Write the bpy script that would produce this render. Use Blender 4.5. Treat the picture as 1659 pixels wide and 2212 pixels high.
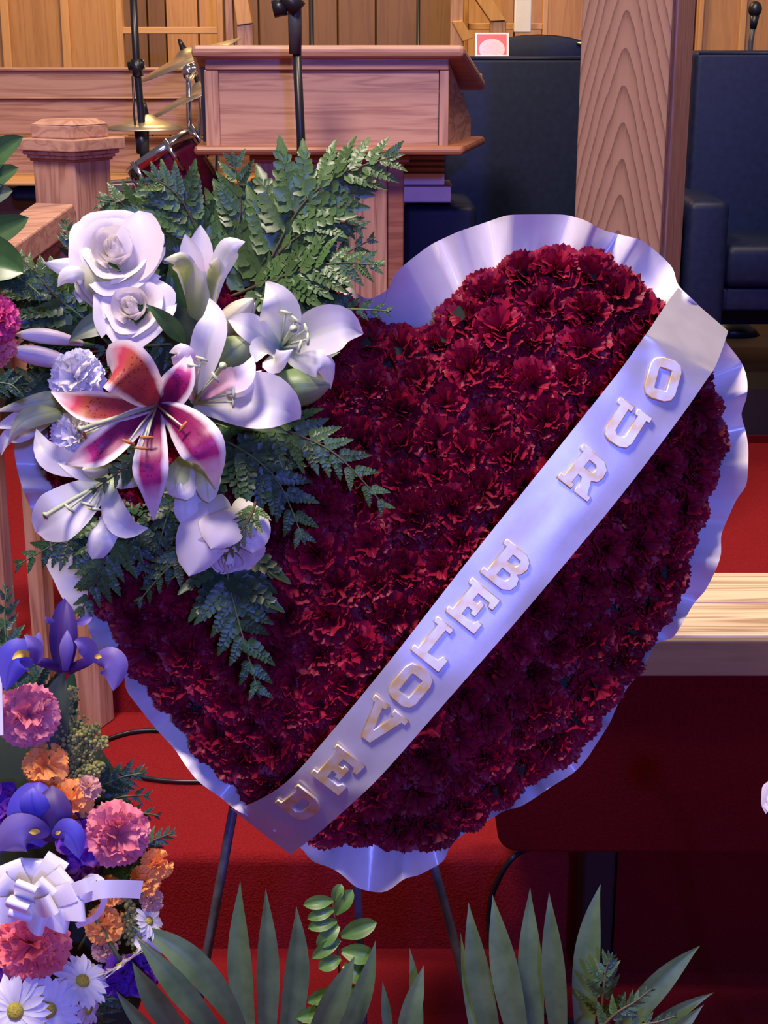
import bpy, bmesh, math, random
from mathutils import Vector, Matrix, noise
from mathutils.geometry import tessellate_polygon

for o in list(bpy.data.objects):
    bpy.data.objects.remove(o, do_unlink=True)
SC = bpy.context.scene
COL = SC.collection
V3 = Vector

# ------------------------------------------------------------------ camera
IW, IH, FPX, PITCH, CAMZ = 1659.0, 2212.0, 3258.0, math.radians(17.0), 1.45
cd = bpy.data.cameras.new('camera')
cam = bpy.data.objects.new('camera', cd)
COL.objects.link(cam)
cd.sensor_fit = 'VERTICAL'; cd.sensor_height = 24.0; cd.lens = FPX / IH * 24.0
cd.clip_start = 0.05; cd.clip_end = 60
cam.location = (0, 0, CAMZ)
cam.rotation_euler = (math.radians(90) - PITCH, 0, 0)
SC.camera = cam

# ------------------------------------------------------------------ world, lamps, exposure
w = bpy.data.worlds.new('church_hall'); SC.world = w; w.use_nodes = True
bgn = w.node_tree.nodes['Background']
bgn.inputs[0].default_value = (0.60, 0.50, 0.62, 1); bgn.inputs[1].default_value = 0.18

def lamp(name, kind, loc, target, power, col, size=0.5, spot=60, blend=0.6):
    d = bpy.data.lights.new(name, kind); d.energy = power; d.color = col
    if kind == 'AREA':
        d.shape = 'DISK'; d.size = size
    if kind == 'SPOT':
        d.spot_size = math.radians(spot); d.spot_blend = blend; d.shadow_soft_size = size
    o = bpy.data.objects.new(name, d); COL.objects.link(o); o.location = loc
    o.rotation_euler = (V3(target) - V3(loc)).to_track_quat('-Z', 'Y').to_euler()
    return o
lamp('blue_stage_light', 'SPOT', (0.75, -3.2, 2.75), (0.1, 1.8, 0.95), 570, (0.13, 0.17, 1.0), 0.12, 62, 0.7)
lamp('house_light', 'AREA', (-1.0, 0.75, 4.3), (0.0, 2.3, 0.7), 170, (1.0, 0.82, 0.73), 0.9)
lamp('ceiling_light', 'AREA', (0.9, 3.0, 4.3), (0.5, 3.0, 0.3), 85, (1.0, 0.76, 0.52), 0.9)
lamp('choir_light', 'AREA', (-0.6, 6.0, 3.6), (-0.2, 7.6, 1.4), 75, (1.0, 0.66, 0.28), 1.2)
SC.view_settings.view_transform = 'Standard'; SC.view_settings.look = 'None'
SC.view_settings.exposure = 0.28; SC.view_settings.gamma = 1.0
SC.view_settings.use_curve_mapping = False

# ------------------------------------------------------------------ measuring: picture -> place
cF = V3((0, math.cos(PITCH), -math.sin(PITCH)))
cU = V3((1, 0, 0)); cV = V3((0, math.sin(PITCH), math.cos(PITCH)))
cW = -cF
CAM = V3((0, 0, CAMZ))
def P(px, py, d):
    return CAM + cF * d + cU * ((px - IW / 2) / FPX * d) + cV * ((IH / 2 - py) / FPX * d)
def PY(px, py, Y):
    b = (IH / 2 - py) / FPX
    return P(px, py, Y / (cF.y + b * cV.y))
def PZ(px, py, z):
    b = (IH / 2 - py) / FPX
    return P(px, py, (z - CAMZ) / (cF.z + b * cV.z))
D0 = 1.80                                  # distance of the heart's backing
def H(px, py, hw=0.0):
    return P(px, py, D0 - hw)
def lerp(a, b, t): return a + (b - a) * t

# ------------------------------------------------------------------ objects
class MB:
    def __init__(s): s.v = []; s.f = []; s.uv = []; s.mi = []; s.cur = 0
    def add(s, vs, fs, uv=None):
        b = len(s.v); s.v += [V3(p) for p in vs]
        s.uv += list(uv) if uv else [(0.0, 0.0)] * len(vs)
        for f in fs: s.f.append([b + i for i in f]); s.mi.append(s.cur)
        return s
    def grid(s, rows, closed=False):
        n, m = len(rows), len(rows[0]); vs = []; uv = []; fs = []
        for i, r in enumerate(rows):
            for j, p in enumerate(r):
                vs.append(p); uv.append((j / (m - 1 if m > 1 else 1), i / (n - 1 if n > 1 else 1)))
        for i in range(n - 1):
            for j in range(m if closed else m - 1):
                k = (j + 1) % m
                fs.append((i * m + j, i * m + k, (i + 1) * m + k, (i + 1) * m + j))
        return s.add(vs, fs, uv)
    def box(s, a, b):
        x0, y0, z0 = (min(a[i], b[i]) for i in range(3)); x1, y1, z1 = (max(a[i], b[i]) for i in range(3))
        vs = [(x0,y0,z0),(x1,y0,z0),(x1,y1,z0),(x0,y1,z0),(x0,y0,z1),(x1,y0,z1),(x1,y1,z1),(x0,y1,z1)]
        return s.add(vs, [(0,3,2,1),(4,5,6,7),(0,1,5,4),(1,2,6,5),(2,3,7,6),(3,0,4,7)])
    def prism(s, poly, vec):
        n = len(poly); vec = V3(vec); a = [V3(p) for p in poly]; b = [p + vec for p in a]
        fs = [tuple(range(n))[::-1], tuple(range(n, 2 * n))]
        for i in range(n):
            j = (i + 1) % n; fs.append((i, j, n + j, n + i))
        return s.add(a + b, fs)
    def tube(s, pts, r, n=8, cap=True):
        pts = [V3(p) for p in pts]; m = len(pts)
        rs = list(r) if isinstance(r, (list, tuple)) else [r] * m
        rows = []; up = None
        for i in range(m):
            t = (pts[min(i + 1, m - 1)] - pts[max(i - 1, 0)]).normalized()
            if up is None:
                up = t.orthogonal().normalized()
            up = (up - t * up.dot(t))
            up = up.normalized() if up.length > 1e-6 else t.orthogonal().normalized()
            q = t.cross(up)
            rows.append([pts[i] + (up * math.cos(k * 2 * math.pi / n) + q * math.sin(k * 2 * math.pi / n)) * rs[i] for k in range(n)])
        b = len(s.v); s.grid(rows, True)
        if cap:
            s.f.append([b + k for k in range(n)][::-1]); s.mi.append(s.cur)
            e = b + (m - 1) * n; s.f.append([e + k for k in range(n)]); s.mi.append(s.cur)
        return s
    def lathe(s, prof, n=20, M=None):
        rows = []
        for r, z in prof:
            rows.append([V3((r * math.cos(k * 2 * math.pi / n), r * math.sin(k * 2 * math.pi / n), z)) for k in range(n)])
        if M is not None: rows = [[M @ p for p in r] for r in rows]
        return s.grid(rows, True)
    def ball(s, c, r, nu=8, nv=6):
        c = V3(c); rows = []
        rr = r if isinstance(r, (tuple, list)) else (r, r, r)
        for i in range(nv + 1):
            a = -math.pi / 2 + math.pi * i / nv
            rows.append([c + V3((rr[0] * math.cos(a) * math.cos(k * 2 * math.pi / nu), rr[1] * math.cos(a) * math.sin(k * 2 * math.pi / nu), rr[2] * math.sin(a))) for k in range(nu)])
        return s.grid(rows, True)
    def mesh(s, name, mats, off=V3((0, 0, 0)), smooth=True):
        me = bpy.data.meshes.new(name)
        me.from_pydata([tuple(p - off) for p in s.v], [], s.f)
        uvl = me.uv_layers.new(name='UVMap')
        flat = []
        for pl in me.polygons:
            for li in pl.vertices: flat += s.uv[li]
        uvl.data.foreach_set('uv', flat)
        if not isinstance(mats, (list, tuple)): mats = [mats]
        for m in mats: me.materials.append(m)
        me.polygons.foreach_set('material_index', s.mi)
        me.polygons.foreach_set('use_smooth', [smooth] * len(me.polygons))
        me.update()
        return me

def tag(o, label=None, cat=None, group=None, kind=None):
    if label: o['label'] = label
    if cat: o['category'] = cat
    if group: o['group'] = group
    if kind: o['kind'] = kind
    return o
def thing(name, label, cat, loc, group=None):
    o = bpy.data.objects.new(name, None); COL.objects.link(o); o.location = V3(loc)
    o.empty_display_size = 0.02
    return tag(o, label, cat, group)
ROOT = {}
def world_loc(o):
    p = V3((0, 0, 0))
    while o is not None:
        p = p + V3(o.location); o = o.parent
    return p
def part(name, mb, mat, parent, smooth=True, bevel=0.0, label=None, solid=0.0):
    """mesh in place coordinates, a child of an unrotated parent"""
    o = bpy.data.objects.new(name, mb.mesh(name, mat, world_loc(parent), smooth)); COL.objects.link(o)
    o.parent = parent
    finish(o, bevel, solid)
    if label: o['label'] = label
    return o
def finish(o, bevel=0.0, solid=0.0):
    if solid:
        m = o.modifiers.new('thickness', 'SOLIDIFY'); m.thickness = solid; m.offset = 0
    if bevel:
        m = o.modifiers.new('bevel', 'BEVEL'); m.width = bevel; m.segments = 2; m.limit_method = 'ANGLE'
def single(name, mb, mat, label=None, cat=None, group=None, kind=None, smooth=True, bevel=0.0, solid=0.0):
    lo = V3((sum(p.x for p in mb.v) / len(mb.v), sum(p.y for p in mb.v) / len(mb.v), min(p.z for p in mb.v)))
    o = bpy.data.objects.new(name, mb.mesh(name, mat, lo, smooth)); COL.objects.link(o); o.location = lo
    finish(o, bevel, solid)
    return tag(o, label, cat, group, kind)
def place(name, me, parent, M, solid=0.0):
    """shared mesh, world matrix M, child of an unrotated parent at world_loc"""
    o = bpy.data.objects.new(name, me); COL.objects.link(o); o.parent = parent
    o.matrix_basis = Matrix.Translation(-world_loc(parent)) @ M
    return o
def frame(loc, n, roll=0.0, s=1.0, xhint=None):
    n = V3(n).normalized()
    x = V3(xhint) if xhint is not None else n.orthogonal()
    x = (x - n * x.dot(n)).normalized(); y = n.cross(x)
    R = Matrix((x, y, n)).transposed().to_4x4()
    return Matrix.Translation(V3(loc)) @ R @ Matrix.Rotation(roll, 4, 'Z') @ Matrix.Scale(s, 4)
def bez(pts, t):
    pts = [V3(p) for p in pts]
    while len(pts) > 1:
        pts = [pts[i].lerp(pts[i + 1], t) for i in range(len(pts) - 1)]
    return pts[0]
def crom(pts, n):
    """Catmull-Rom through pts, n samples"""
    pts = [V3(p) for p in pts]; m = len(pts); out = []
    for k in range(n):
        x = k / (n - 1) * (m - 1); i = min(int(x), m - 2); t = x - i
        p0 = pts[max(i - 1, 0)]; p1 = pts[i]; p2 = pts[i + 1]; p3 = pts[min(i + 2, m - 1)]
        out.append(0.5 * ((2 * p1) + (p2 - p0) * t + (2 * p0 - 5 * p1 + 4 * p2 - p3) * t * t + (3 * p1 - p0 - 3 * p2 + p3) * t ** 3))
    return out

# ------------------------------------------------------------------ materials
def nmat(name):
    m = bpy.data.materials.new(name); m.use_nodes = True
    nt = m.node_tree; return m, nt, nt.nodes['Principled BSDF']
def setp(p, **k):
    for a, b in k.items():
        a = a.replace('_', ' ')
        for key in p.inputs:
            if key.name.lower() == a.lower():
                key.default_value = b if not isinstance(b, tuple) else (tuple(b) + (1,) if len(b) == 3 else b)
                break
def ramp(nt, fac, stops):
    r = nt.nodes.new('ShaderNodeValToRGB')
    while len(r.color_ramp.elements) < len(stops): r.color_ramp.elements.new(0.5)
    for e, (p, c) in zip(r.color_ramp.elements, stops):
        e.position = p; e.color = tuple(c) + (1,)
    nt.links.new(fac, r.inputs[0]); return r.outputs[0]
def math_n(nt, op, a, b=None, c=None):
    n = nt.nodes.new('ShaderNodeMath'); n.operation = op
    for i, x in enumerate((a, b, c)):
        if x is None: continue
        if isinstance(x, (int, float)): n.inputs[i].default_value = x
        else: nt.links.new(x, n.inputs[i])
    return n.outputs[0]
def mixc(nt, fac, a, b, mode='MIX'):
    n = nt.nodes.new('ShaderNodeMix'); n.data_type = 'RGBA'; n.blend_type = mode
    for i, x in ((0, fac), (6, a), (7, b)):
        if isinstance(x, (int, float)): n.inputs[i].default_value = x
        elif isinstance(x, tuple): n.inputs[i].default_value = x + (1,)
        else: nt.links.new(x, n.inputs[i])
    return n.outputs[2]
def coord(nt, which='Object', scale=(1, 1, 1), rot=(0, 0, 0)):
    t = nt.nodes.new('ShaderNodeTexCoord'); m = nt.nodes.new('ShaderNodeMapping')
    m.inputs['Scale'].default_value = scale; m.inputs['Rotation'].default_value = rot
    nt.links.new(t.outputs[which], m.inputs[0]); return m.outputs[0]
def tex_noise(nt, vec, scale, detail=4, rough=0.55, dist=0.0):
    n = nt.nodes.new('ShaderNodeTexNoise'); nt.links.new(vec, n.inputs['Vector'])
    n.inputs['Scale'].default_value = scale; n.inputs['Detail'].default_value = detail
    n.inputs['Roughness'].default_value = rough; n.inputs['Distortion'].default_value = dist
    return n.outputs[0]
def bump(nt, p, h, strength=0.3, dist=0.002):
    b = nt.nodes.new('ShaderNodeBump'); b.inputs['Strength'].default_value = strength; b.inputs['Distance'].default_value = dist
    nt.links.new(h, b.inputs['Height']); nt.links.new(b.outputs[0], p.inputs['Normal'])
def plain(name, c1, c2=None, rough=0.5, metal=0.0, scale=30, bmp=0.0, per_object=0.0, spec=0.5, transl=0.0, dist=0.002, sheen=0.0):
    m, nt, p = nmat(name); c2 = c2 or tuple(x * 0.8 for x in c1)
    f = tex_noise(nt, coord(nt), scale)
    c = ramp(nt, f, [(0.3, c2), (0.7, c1)])
    if per_object:
        oi = nt.nodes.new('ShaderNodeObjectInfo')
        k = math_n(nt, 'MULTIPLY_ADD', oi.outputs['Random'], per_object, 1 - per_object / 2)
        hv = nt.nodes.new('ShaderNodeHueSaturation'); nt.links.new(k, hv.inputs['Value']); nt.links.new(c, hv.inputs['Color'])
        c = hv.outputs[0]
    nt.links.new(c, p.inputs['Base Color'])
    setp(p, Roughness=rough, Metallic=metal); p.inputs['Specular IOR Level'].default_value = spec
    if sheen: p.inputs['Sheen Weight'].default_value = sheen
    if bmp: bump(nt, p, f, bmp, dist)
    if transl: translucent(nt, p, c, transl)
    return m
def translucent(nt, p, c, k):
    t = nt.nodes.new('ShaderNodeBsdfTranslucent'); mx = nt.nodes.new('ShaderNodeMixShader'); mx.inputs[0].default_value = k
    nt.links.new(c, t.inputs[0]); nt.links.new(p.outputs[0], mx.inputs[1]); nt.links.new(t.outputs[0], mx.inputs[2])
    nt.links.new(mx.outputs[0], nt.nodes['Material Output'].inputs[0])
def wood(name, light, dark, axis='z', freq=60.0, rough=0.4, streak=0.5, coat=0.0):
    """long grain along an axis: stretched noise, ring bands, pores"""
    m, nt, p = nmat(name)
    st = {'x': (0.06, 1, 1), 'y': (1, 0.06, 1), 'z': (1, 1, 0.06)}[axis]
    v = coord(nt, 'Object', st)
    wob = tex_noise(nt, v, 9, 3)
    fine = tex_noise(nt, v, 260, 3, 0.6)
    band = tex_noise(nt, v, freq * 0.45, 2, 0.5, 0.6)
    s = math_n(nt, 'SINE', math_n(nt, 'MULTIPLY', math_n(nt, 'ADD', band, math_n(nt, 'MULTIPLY', wob, 0.6)), 26.0))
    s = math_n(nt, 'MULTIPLY_ADD', s, 0.5, 0.5)
    f = math_n(nt, 'ADD', math_n(nt, 'MULTIPLY', s, streak), math_n(nt, 'MULTIPLY', fine, 1 - streak))
    oi = nt.nodes.new('ShaderNodeObjectInfo')
    f = math_n(nt, 'ADD', f, math_n(nt, 'MULTIPLY_ADD', oi.outputs['Random'], 0.16, -0.08))
    c = ramp(nt, f, [(0.12, light), (0.55, tuple(lerp(a, b, 0.35) for a, b in zip(light, dark))), (0.95, dark)])
    nt.links.new(c, p.inputs['Base Color']); setp(p, Roughness=rough)
    if coat: p.inputs['Coat Weight'].default_value = coat; p.inputs['Coat Roughness'].default_value = 0.2
    bump(nt, p, fine, 0.08, 0.001)
    return m
def cathedral(name, light, dark, zc, slope, freq, xc=0.0):
    """flat-sawn oak: nested arches, apex up"""
    m, nt, p = nmat(name)
    t = nt.nodes.new('ShaderNodeTexCoord'); sx = nt.nodes.new('ShaderNodeSeparateXYZ'); nt.links.new(t.outputs['Object'], sx.inputs[0])
    v = coord(nt, 'Object', (1, 1, 0.12)); wob = tex_noise(nt, v, 14, 3); fine = tex_noise(nt, coord(nt, 'Object', (1, 1, 0.05)), 420, 3, 0.6)
    x = math_n(nt, 'ADD', math_n(nt, 'SUBTRACT', sx.outputs[0], xc), math_n(nt, 'MULTIPLY_ADD', wob, 0.03, -0.015))
    z = math_n(nt, 'MULTIPLY', math_n(nt, 'SUBTRACT', sx.outputs[2], zc), slope)
    r = math_n(nt, 'ADD', math_n(nt, 'SQRT', math_n(nt, 'ADD', math_n(nt, 'MULTIPLY', x, x), 0.00016)), z)
    s = math_n(nt, 'FRACT', math_n(nt, 'MULTIPLY', r, freq))
    s = math_n(nt, 'POWER', s, 2.2)
    f = math_n(nt, 'ADD', math_n(nt, 'MULTIPLY', s, 0.62), math_n(nt, 'MULTIPLY', fine, 0.42))
    c = ramp(nt, f, [(0.15, light), (0.5, tuple(lerp(a, b, 0.3) for a, b in zip(light, dark))), (0.9, dark)])
    nt.links.new(c, p.inputs['Base Color']); setp(p, Roughness=0.42)
    return m

M = {}
M['oak_col'] = wood('oak_post_side', (0.52, 0.29, 0.19), (0.28, 0.13, 0.085), 'z', 110)  # side colour lightened to offset its shade, turned away from the house light
M['oak_z'] = wood('oak_upright', (0.52, 0.295, 0.20), (0.26, 0.105, 0.065), 'z', 70)
M['oak_x'] = wood('oak_lengthwise', (0.52, 0.295, 0.20), (0.27, 0.11, 0.07), 'x', 70)
M['oak_y'] = wood('oak_deep', (0.52, 0.295, 0.20), (0.27, 0.11, 0.07), 'y', 70)
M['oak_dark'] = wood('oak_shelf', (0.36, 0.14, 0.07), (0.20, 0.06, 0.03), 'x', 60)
M['oak_arch'] = cathedral('oak_arched_grain', (0.35, 0.20, 0.13), (0.13, 0.058, 0.038), 0.0, 0.22, 62.0)
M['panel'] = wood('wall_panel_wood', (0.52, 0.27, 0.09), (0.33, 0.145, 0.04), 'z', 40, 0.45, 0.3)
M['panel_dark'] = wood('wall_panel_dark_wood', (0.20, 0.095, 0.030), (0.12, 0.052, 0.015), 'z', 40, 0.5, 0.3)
M['batten'] = wood('batten_wood', (0.66, 0.36, 0.13), (0.46, 0.22, 0.07), 'z', 50, 0.4, 0.3)
M['batten_x'] = wood('batten_wood_x', (0.70, 0.40, 0.15), (0.50, 0.25, 0.08), 'x', 50, 0.4, 0.3)
M['table'] = wood('pale_oak_top', (0.76, 0.60, 0.39), (0.34, 0.21, 0.11), 'x', 60, 0.4, 0.72)
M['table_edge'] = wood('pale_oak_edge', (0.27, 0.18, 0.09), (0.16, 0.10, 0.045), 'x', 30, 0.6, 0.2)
M['carpet'] = plain('red_carpet', (0.26, 0.012, 0.016), (0.175, 0.007, 0.010), 0.95, 0, 260, 0.6, spec=0.1, dist=0.004)
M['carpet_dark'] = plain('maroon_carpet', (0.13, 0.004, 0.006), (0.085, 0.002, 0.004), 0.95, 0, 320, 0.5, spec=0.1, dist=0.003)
M['leather'] = plain('navy_leather', (0.007, 0.014, 0.048), (0.004, 0.008, 0.030), 0.5, 0, 45, 0.12, spec=0.28)
M['black'] = plain('black_metal', (0.012, 0.012, 0.016), None, 0.35)
M['blackw'] = plain('dark_void_wood', (0.012, 0.007, 0.005), None, 0.6)
M['grey_plastic'] = plain('dark_grey_plastic', (0.055, 0.055, 0.062), None, 0.45)
M['chrome'] = plain('chrome', (0.75, 0.76, 0.82), (0.6, 0.6, 0.68), 0.14, 1.0)
M['steel'] = plain('easel_steel', (0.14, 0.16, 0.22), (0.07, 0.08, 0.11), 0.45, 0.4, 60)
M['brass'] = plain('cymbal_bronze', (0.72, 0.62, 0.45), (0.58, 0.49, 0.34), 0.36, 0.9, 14)
M['drum'] = plain('drum_wine', (0.12, 0.010, 0.035), (0.08, 0.006, 0.02), 0.15)
M['page'] = plain('book_pages', (0.86, 0.84, 0.88), (0.78, 0.76, 0.80), 0.8)
M['page_brown'] = plain('old_pages', (0.50, 0.33, 0.25), (0.40, 0.25, 0.18), 0.8)
M['cover'] = plain('book_cover', (0.16, 0.03, 0.05), None, 0.5)
M['paper'] = plain('white_paper', (0.82, 0.80, 0.84), (0.78, 0.76, 0.80), 0.7)
M['brassnail'] = plain('brass_nail', (0.8, 0.6, 0.25), None, 0.25, 1.0)
# ================================================================== the room
def st(name, mb, mat, smooth=False, bevel=0.0):
    return single(name, mb, mat, kind='structure', smooth=smooth, bevel=bevel)
Z1, Z2, Z3 = 0.18, 0.34, 0.50
Y1, Y2, Y3, YW = 2.22, 2.78, 4.34, 7.6
st('floor', MB().box((-5, -1.0, -0.1), (5, Y1 + 0.02, 0)), M['carpet'])
def tread(name, y0, y1, z0, z1, mat):
    """carpeted platform with a rounded nosing"""
    r = 0.022; prof = [(y0, z0)]
    for k in range(7):
        a = math.pi - k * math.pi / 2 / 6
        prof.append((y0 + r + r * math.cos(a), z1 - r + r * math.sin(a)))
    prof += [(y1, z1), (y1, z0)]
    return st(name, MB().prism([(-5, y, z) for y, z in prof], (10, 0, 0)), mat)
tread('platform_step', Y1, Y2 + 0.05, 0.0, Z1, M['carpet'])
tread('platform_step', Y2, Y3 + 0.05, 0.0, Z2, M['carpet'])
st('platform_step', MB().box((-5, Y3, 0), (5, YW, Z3)), M['blackw'])
st('trim_1', MB().box((-5, Y3 - 0.012, Z2), (5, Y3, Z2 + 0.022)), M['carpet_dark'])

# back wall: every board of the panelling is a piece of its own
wall = thing('wall_back', None, None, (0, YW, Z3)); wall['kind'] = 'structure'
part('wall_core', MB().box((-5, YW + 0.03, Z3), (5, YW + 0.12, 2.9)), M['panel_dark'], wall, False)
def wx(px): return PY(px, 60, YW).x
bounds = [-1180, -1060, -940, -815, -690, -560, -430, -300, -190, -95, 18, 140, 262, 320, 360, 430, 485, 560, 650, 730, 812, 905, 1000, 1060, 1110, 1180, 1290, 1400, 1500, 1600, 1720, 1850, 1990, 2140, 2270, 2400, 2530, 2660, 2800]
for i in range(len(bounds) - 1):
    a, b = wx(bounds[i]) + 0.004, wx(bounds[i + 1]) - 0.004
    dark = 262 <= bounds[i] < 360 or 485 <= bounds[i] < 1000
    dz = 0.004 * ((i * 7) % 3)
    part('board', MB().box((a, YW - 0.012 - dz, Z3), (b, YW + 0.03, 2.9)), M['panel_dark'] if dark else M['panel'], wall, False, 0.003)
for px, wd in ((16, 18), (145, 18), (-95, 18), (1600, 14), (1510, 10), (1720, 14)):
    a, b = wx(px - wd / 2), wx(px + wd / 2)
    part('batten', MB().box((a, YW - 0.045, Z3), (b, YW - 0.02, 2.9)), M['batten'], wall, False, 0.004)

# choir screens: frames with slanted caps in front of the panelling
def pxbox(mb, x0, x1, y0, y1, Y, dp):
    a = PY(x0, y1, Y); b = PY(x1, y0, Y)
    return mb.box((a.x, Y, a.z), (b.x, Y + dp, b.z))
def pxprism(mb, poly, Y, dp):
    return mb.prism([PY(x, y, Y) for x, y in poly][::-1], (0, dp, 0))
YS = 6.6
def zbase(px): return PY(px, 60, YS).x
def screen(label, stiles, rails, slants, posts):
    c = sum(s[0] for s in stiles) / len(stiles)
    t = thing('choir_screen', label, 'screen', (zbase(c), YS, Z3), 'choir screens before the panelled wall')
    for x0, x1 in stiles:
        a, b = PY(x0, 60, YS), PY(x1, 60, YS)
        part('stile', MB().box((a.x, YS, Z3), (b.x, YS + 0.05, 2.3)), M['batten'], t, False, 0.004)
    for x0, x1, y0, y1 in rails:
        part('rail', pxbox(MB(), x0, x1, y0, y1, YS + 0.005, 0.04), M['batten_x'], t, False, 0.003)
    for poly in slants:
        part('slanted_cap', pxprism(MB(), poly, YS - 0.22, 0.07), M['batten'], t, False, 0.003)
    for x0, x1, y0 in posts:
        a, b = PY(x0, y0, YS - 0.21), PY(x1, y0, YS - 0.21)
        part('post', MB().box((a.x, YS - 0.21, Z3), (b.x, YS - 0.14, a.z)), M['oak_z'], t, False, 0.004)
screen('wooden choir screen with slanted cap above the drum cymbals', [(250, 265), (469, 482)], [(265, 469, 58, 73)],
       [[(496, -60), (524, -60), (545, 50), (512, 55)]], [(511, 545, 52), (484, 500, -60)])
screen('wooden choir screen with slanted cap behind the dark chair', [(1003, 1012), (1172, 1184)], [(1012, 1172, 50, 64)],
       [[(1008, -60), (1050, -25), (1092, 44), (1060, 46), (1030, 2), (985, -60)], [(976, 46), (999, 44), (1022, 82), (1000, 90)]], [(1060, 1094, 44), (975, 1003, -60)])
single('paper_roll', pxbox(MB(), 1111, 1150, -40, 70, 6.45, 0.04), M['paper'], 'tall white sheet standing against the choir screen', 'sheet', smooth=False, bevel=0.004)

# choir rail: long stepped boards behind the drum kit
YR = 5.5
t = thing('choir_pew', 'long oak choir pew back of stepped horizontal boards', 'pew', (PY(200, 300, YR).x, YR, Z3))
for y0, y1, off in ((152, 211, 0.0), (214, 291, -0.03), (296, 392, 0.03)):
    part('board', pxbox(MB(), -420, 600, y0, y1, YR + off, 0.03), M['oak_x'], t, False, 0.005)
part('cap', pxbox(MB(), -420, 600, 146, 153, YR - 0.02, 0.08), M['oak_x'], t, False, 0.006)
part('ledge', pxbox(MB(), -420, 600, 209, 214, YR - 0.05, 0.06), M['oak_x'], t, False, 0.004)
part('seat', pxbox(MB(), -420, 600, 392, 402, YR - 0.35, 0.38), M['batten_x'], t, False, 0.006)
part('kick_board', MB().box((PY(-420, 400, YR).x, YR - 0.02, Z3), (PY(600, 400, YR).x, YR + 0.02, PY(0, 402, YR).z)), M['oak_dark'], t, False)
single('seat_cushion', MB().box(PY(22, 436, YR - 0.3), PY(120, 404, YR - 0.3) + V3((0, 0.25, 0))), M['leather'],
       'dark cushion on the pew beside the newel post', 'cushion', smooth=True, bevel=0.02)
# ================================================================== pulpit
YP = 4.0
def X(px, Y, py=200): return PY(px, py, Y).x
def Zp(py, Y): return PY(700, py, Y).z
t = thing('pulpit', 'oak pulpit with panelled desk box and slanted top', 'pulpit', (X(700, YP), YP, Z2))
YB = YP + 0.40
zt, zb = Zp(122, YP), Zp(319, YP)
xl, xr = X(443, YP), X(970, YP)
xlb, xrb = X(462, YB), X(1018, YB)
part('desk_box', MB().prism([(xl + .012, YP + .016, zb), (xr - .012, YP + .016, zb), (xrb - .02, YB - .01, zb), (xlb + .02, YB - .01, zb)], (0, 0, zt - zb - 0.10)), M['oak_x'], t, False)
part('rim_board', pxbox(MB(), 443, 970, 122, 151, YP - 0.004, 0.03), M['oak_x'], t, False, 0.003)
part('stile', pxbox(MB(), 446, 471, 151, 319, YP, 0.03), M['oak_z'], t, False, 0.002)
part('stile', pxbox(MB(), 948, 970, 151, 319, YP, 0.03), M['oak_z'], t, False, 0.002)
part('panel', pxbox(MB(), 471, 948, 151, 319, YP + 0.008, 0.02), M['oak_x'], t, False)
for s, xa, xb in ((-1, xl, xlb), (1, xr, xrb)):
    part('side_panel', MB().add([(xa, YP + .031, zb), (xb, YB, zb), (xb, YB, zt - 0.17), (xa, YP + .031, zt - .012), (xa - s * .018, YP + .031, zb), (xb - s * .018, YB, zb), (xb - s * .018, YB, zt - 0.17), (xa - s * .018, YP + .031, zt - .012)],
         [(0,1,2,3),(7,6,5,4),(0,4,5,1),(1,5,6,2),(2,6,7,3),(3,7,4,0)]), M['oak_y'], t, False)
part('side_strip', pxbox(MB(), 439, 444, 145, 306, YP + 0.004, 0.02), M['black'], t, False)
# slanted top: front edge high, falling away towards the speaker
zf = Zp(111, YP - 0.03); YTB = YP + 0.46
zk = PY(1046, 186, YTB).z
top = [(X(413, YP - .035, 110), YP - .035, zf - .013), (X(1003, YP - .035, 110), YP - .035, zf - .013), (X(1049, YTB, 186), YTB, zk - .013), (X(436, YTB, 186), YTB, zk - .013)]
part('slanted_top', MB().prism(top, (0, 0, 0.030)), M['oak_x'], t, False, 0.011)
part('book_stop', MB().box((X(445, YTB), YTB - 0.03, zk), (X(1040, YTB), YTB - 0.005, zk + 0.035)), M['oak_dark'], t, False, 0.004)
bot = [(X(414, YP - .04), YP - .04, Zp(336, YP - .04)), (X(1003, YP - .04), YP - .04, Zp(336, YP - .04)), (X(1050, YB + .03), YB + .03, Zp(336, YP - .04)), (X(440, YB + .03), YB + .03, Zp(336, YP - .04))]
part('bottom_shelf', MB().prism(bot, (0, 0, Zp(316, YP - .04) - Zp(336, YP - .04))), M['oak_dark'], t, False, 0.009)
zs = Zp(336, YP)
xa, xb = X(560, YP + .08, 450), X(872, YP + .08, 450)
part('pedestal', MB().box((xa + .02, YP + .09, Z2 + .03), (xb - .02, YP + .36, zs)), M['oak_z'], t, False, label='reddish oak pedestal')
part('pedestal_panel', MB().box((xa + .05, YP + .078, Z2 + .06), (X(815, YP + .08, 450), YP + .10, zs - .04)), M['oak_z'], t, False)
part('pedestal_stile', MB().box((X(815, YP + .07, 450), YP + .07, Z2 + .03), (X(836, YP + .07, 450), YP + .12, zs)), M['oak_z'], t, False, 0.003)
part('pedestal_stile', MB().box((xa, YP + .07, Z2 + .03), (xa + .05, YP + .12, zs)), M['oak_z'], t, False, 0.003)
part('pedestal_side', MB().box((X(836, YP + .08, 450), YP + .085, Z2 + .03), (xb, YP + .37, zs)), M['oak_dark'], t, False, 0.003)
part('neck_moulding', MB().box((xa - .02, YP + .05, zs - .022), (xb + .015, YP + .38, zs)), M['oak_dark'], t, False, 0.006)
part('base_plinth', MB().box((xa - .06, YP + .02, Z2), (xb + .06, YP + .42, Z2 + .06)), M['oak_dark'], t, False, 0.008)

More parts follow.
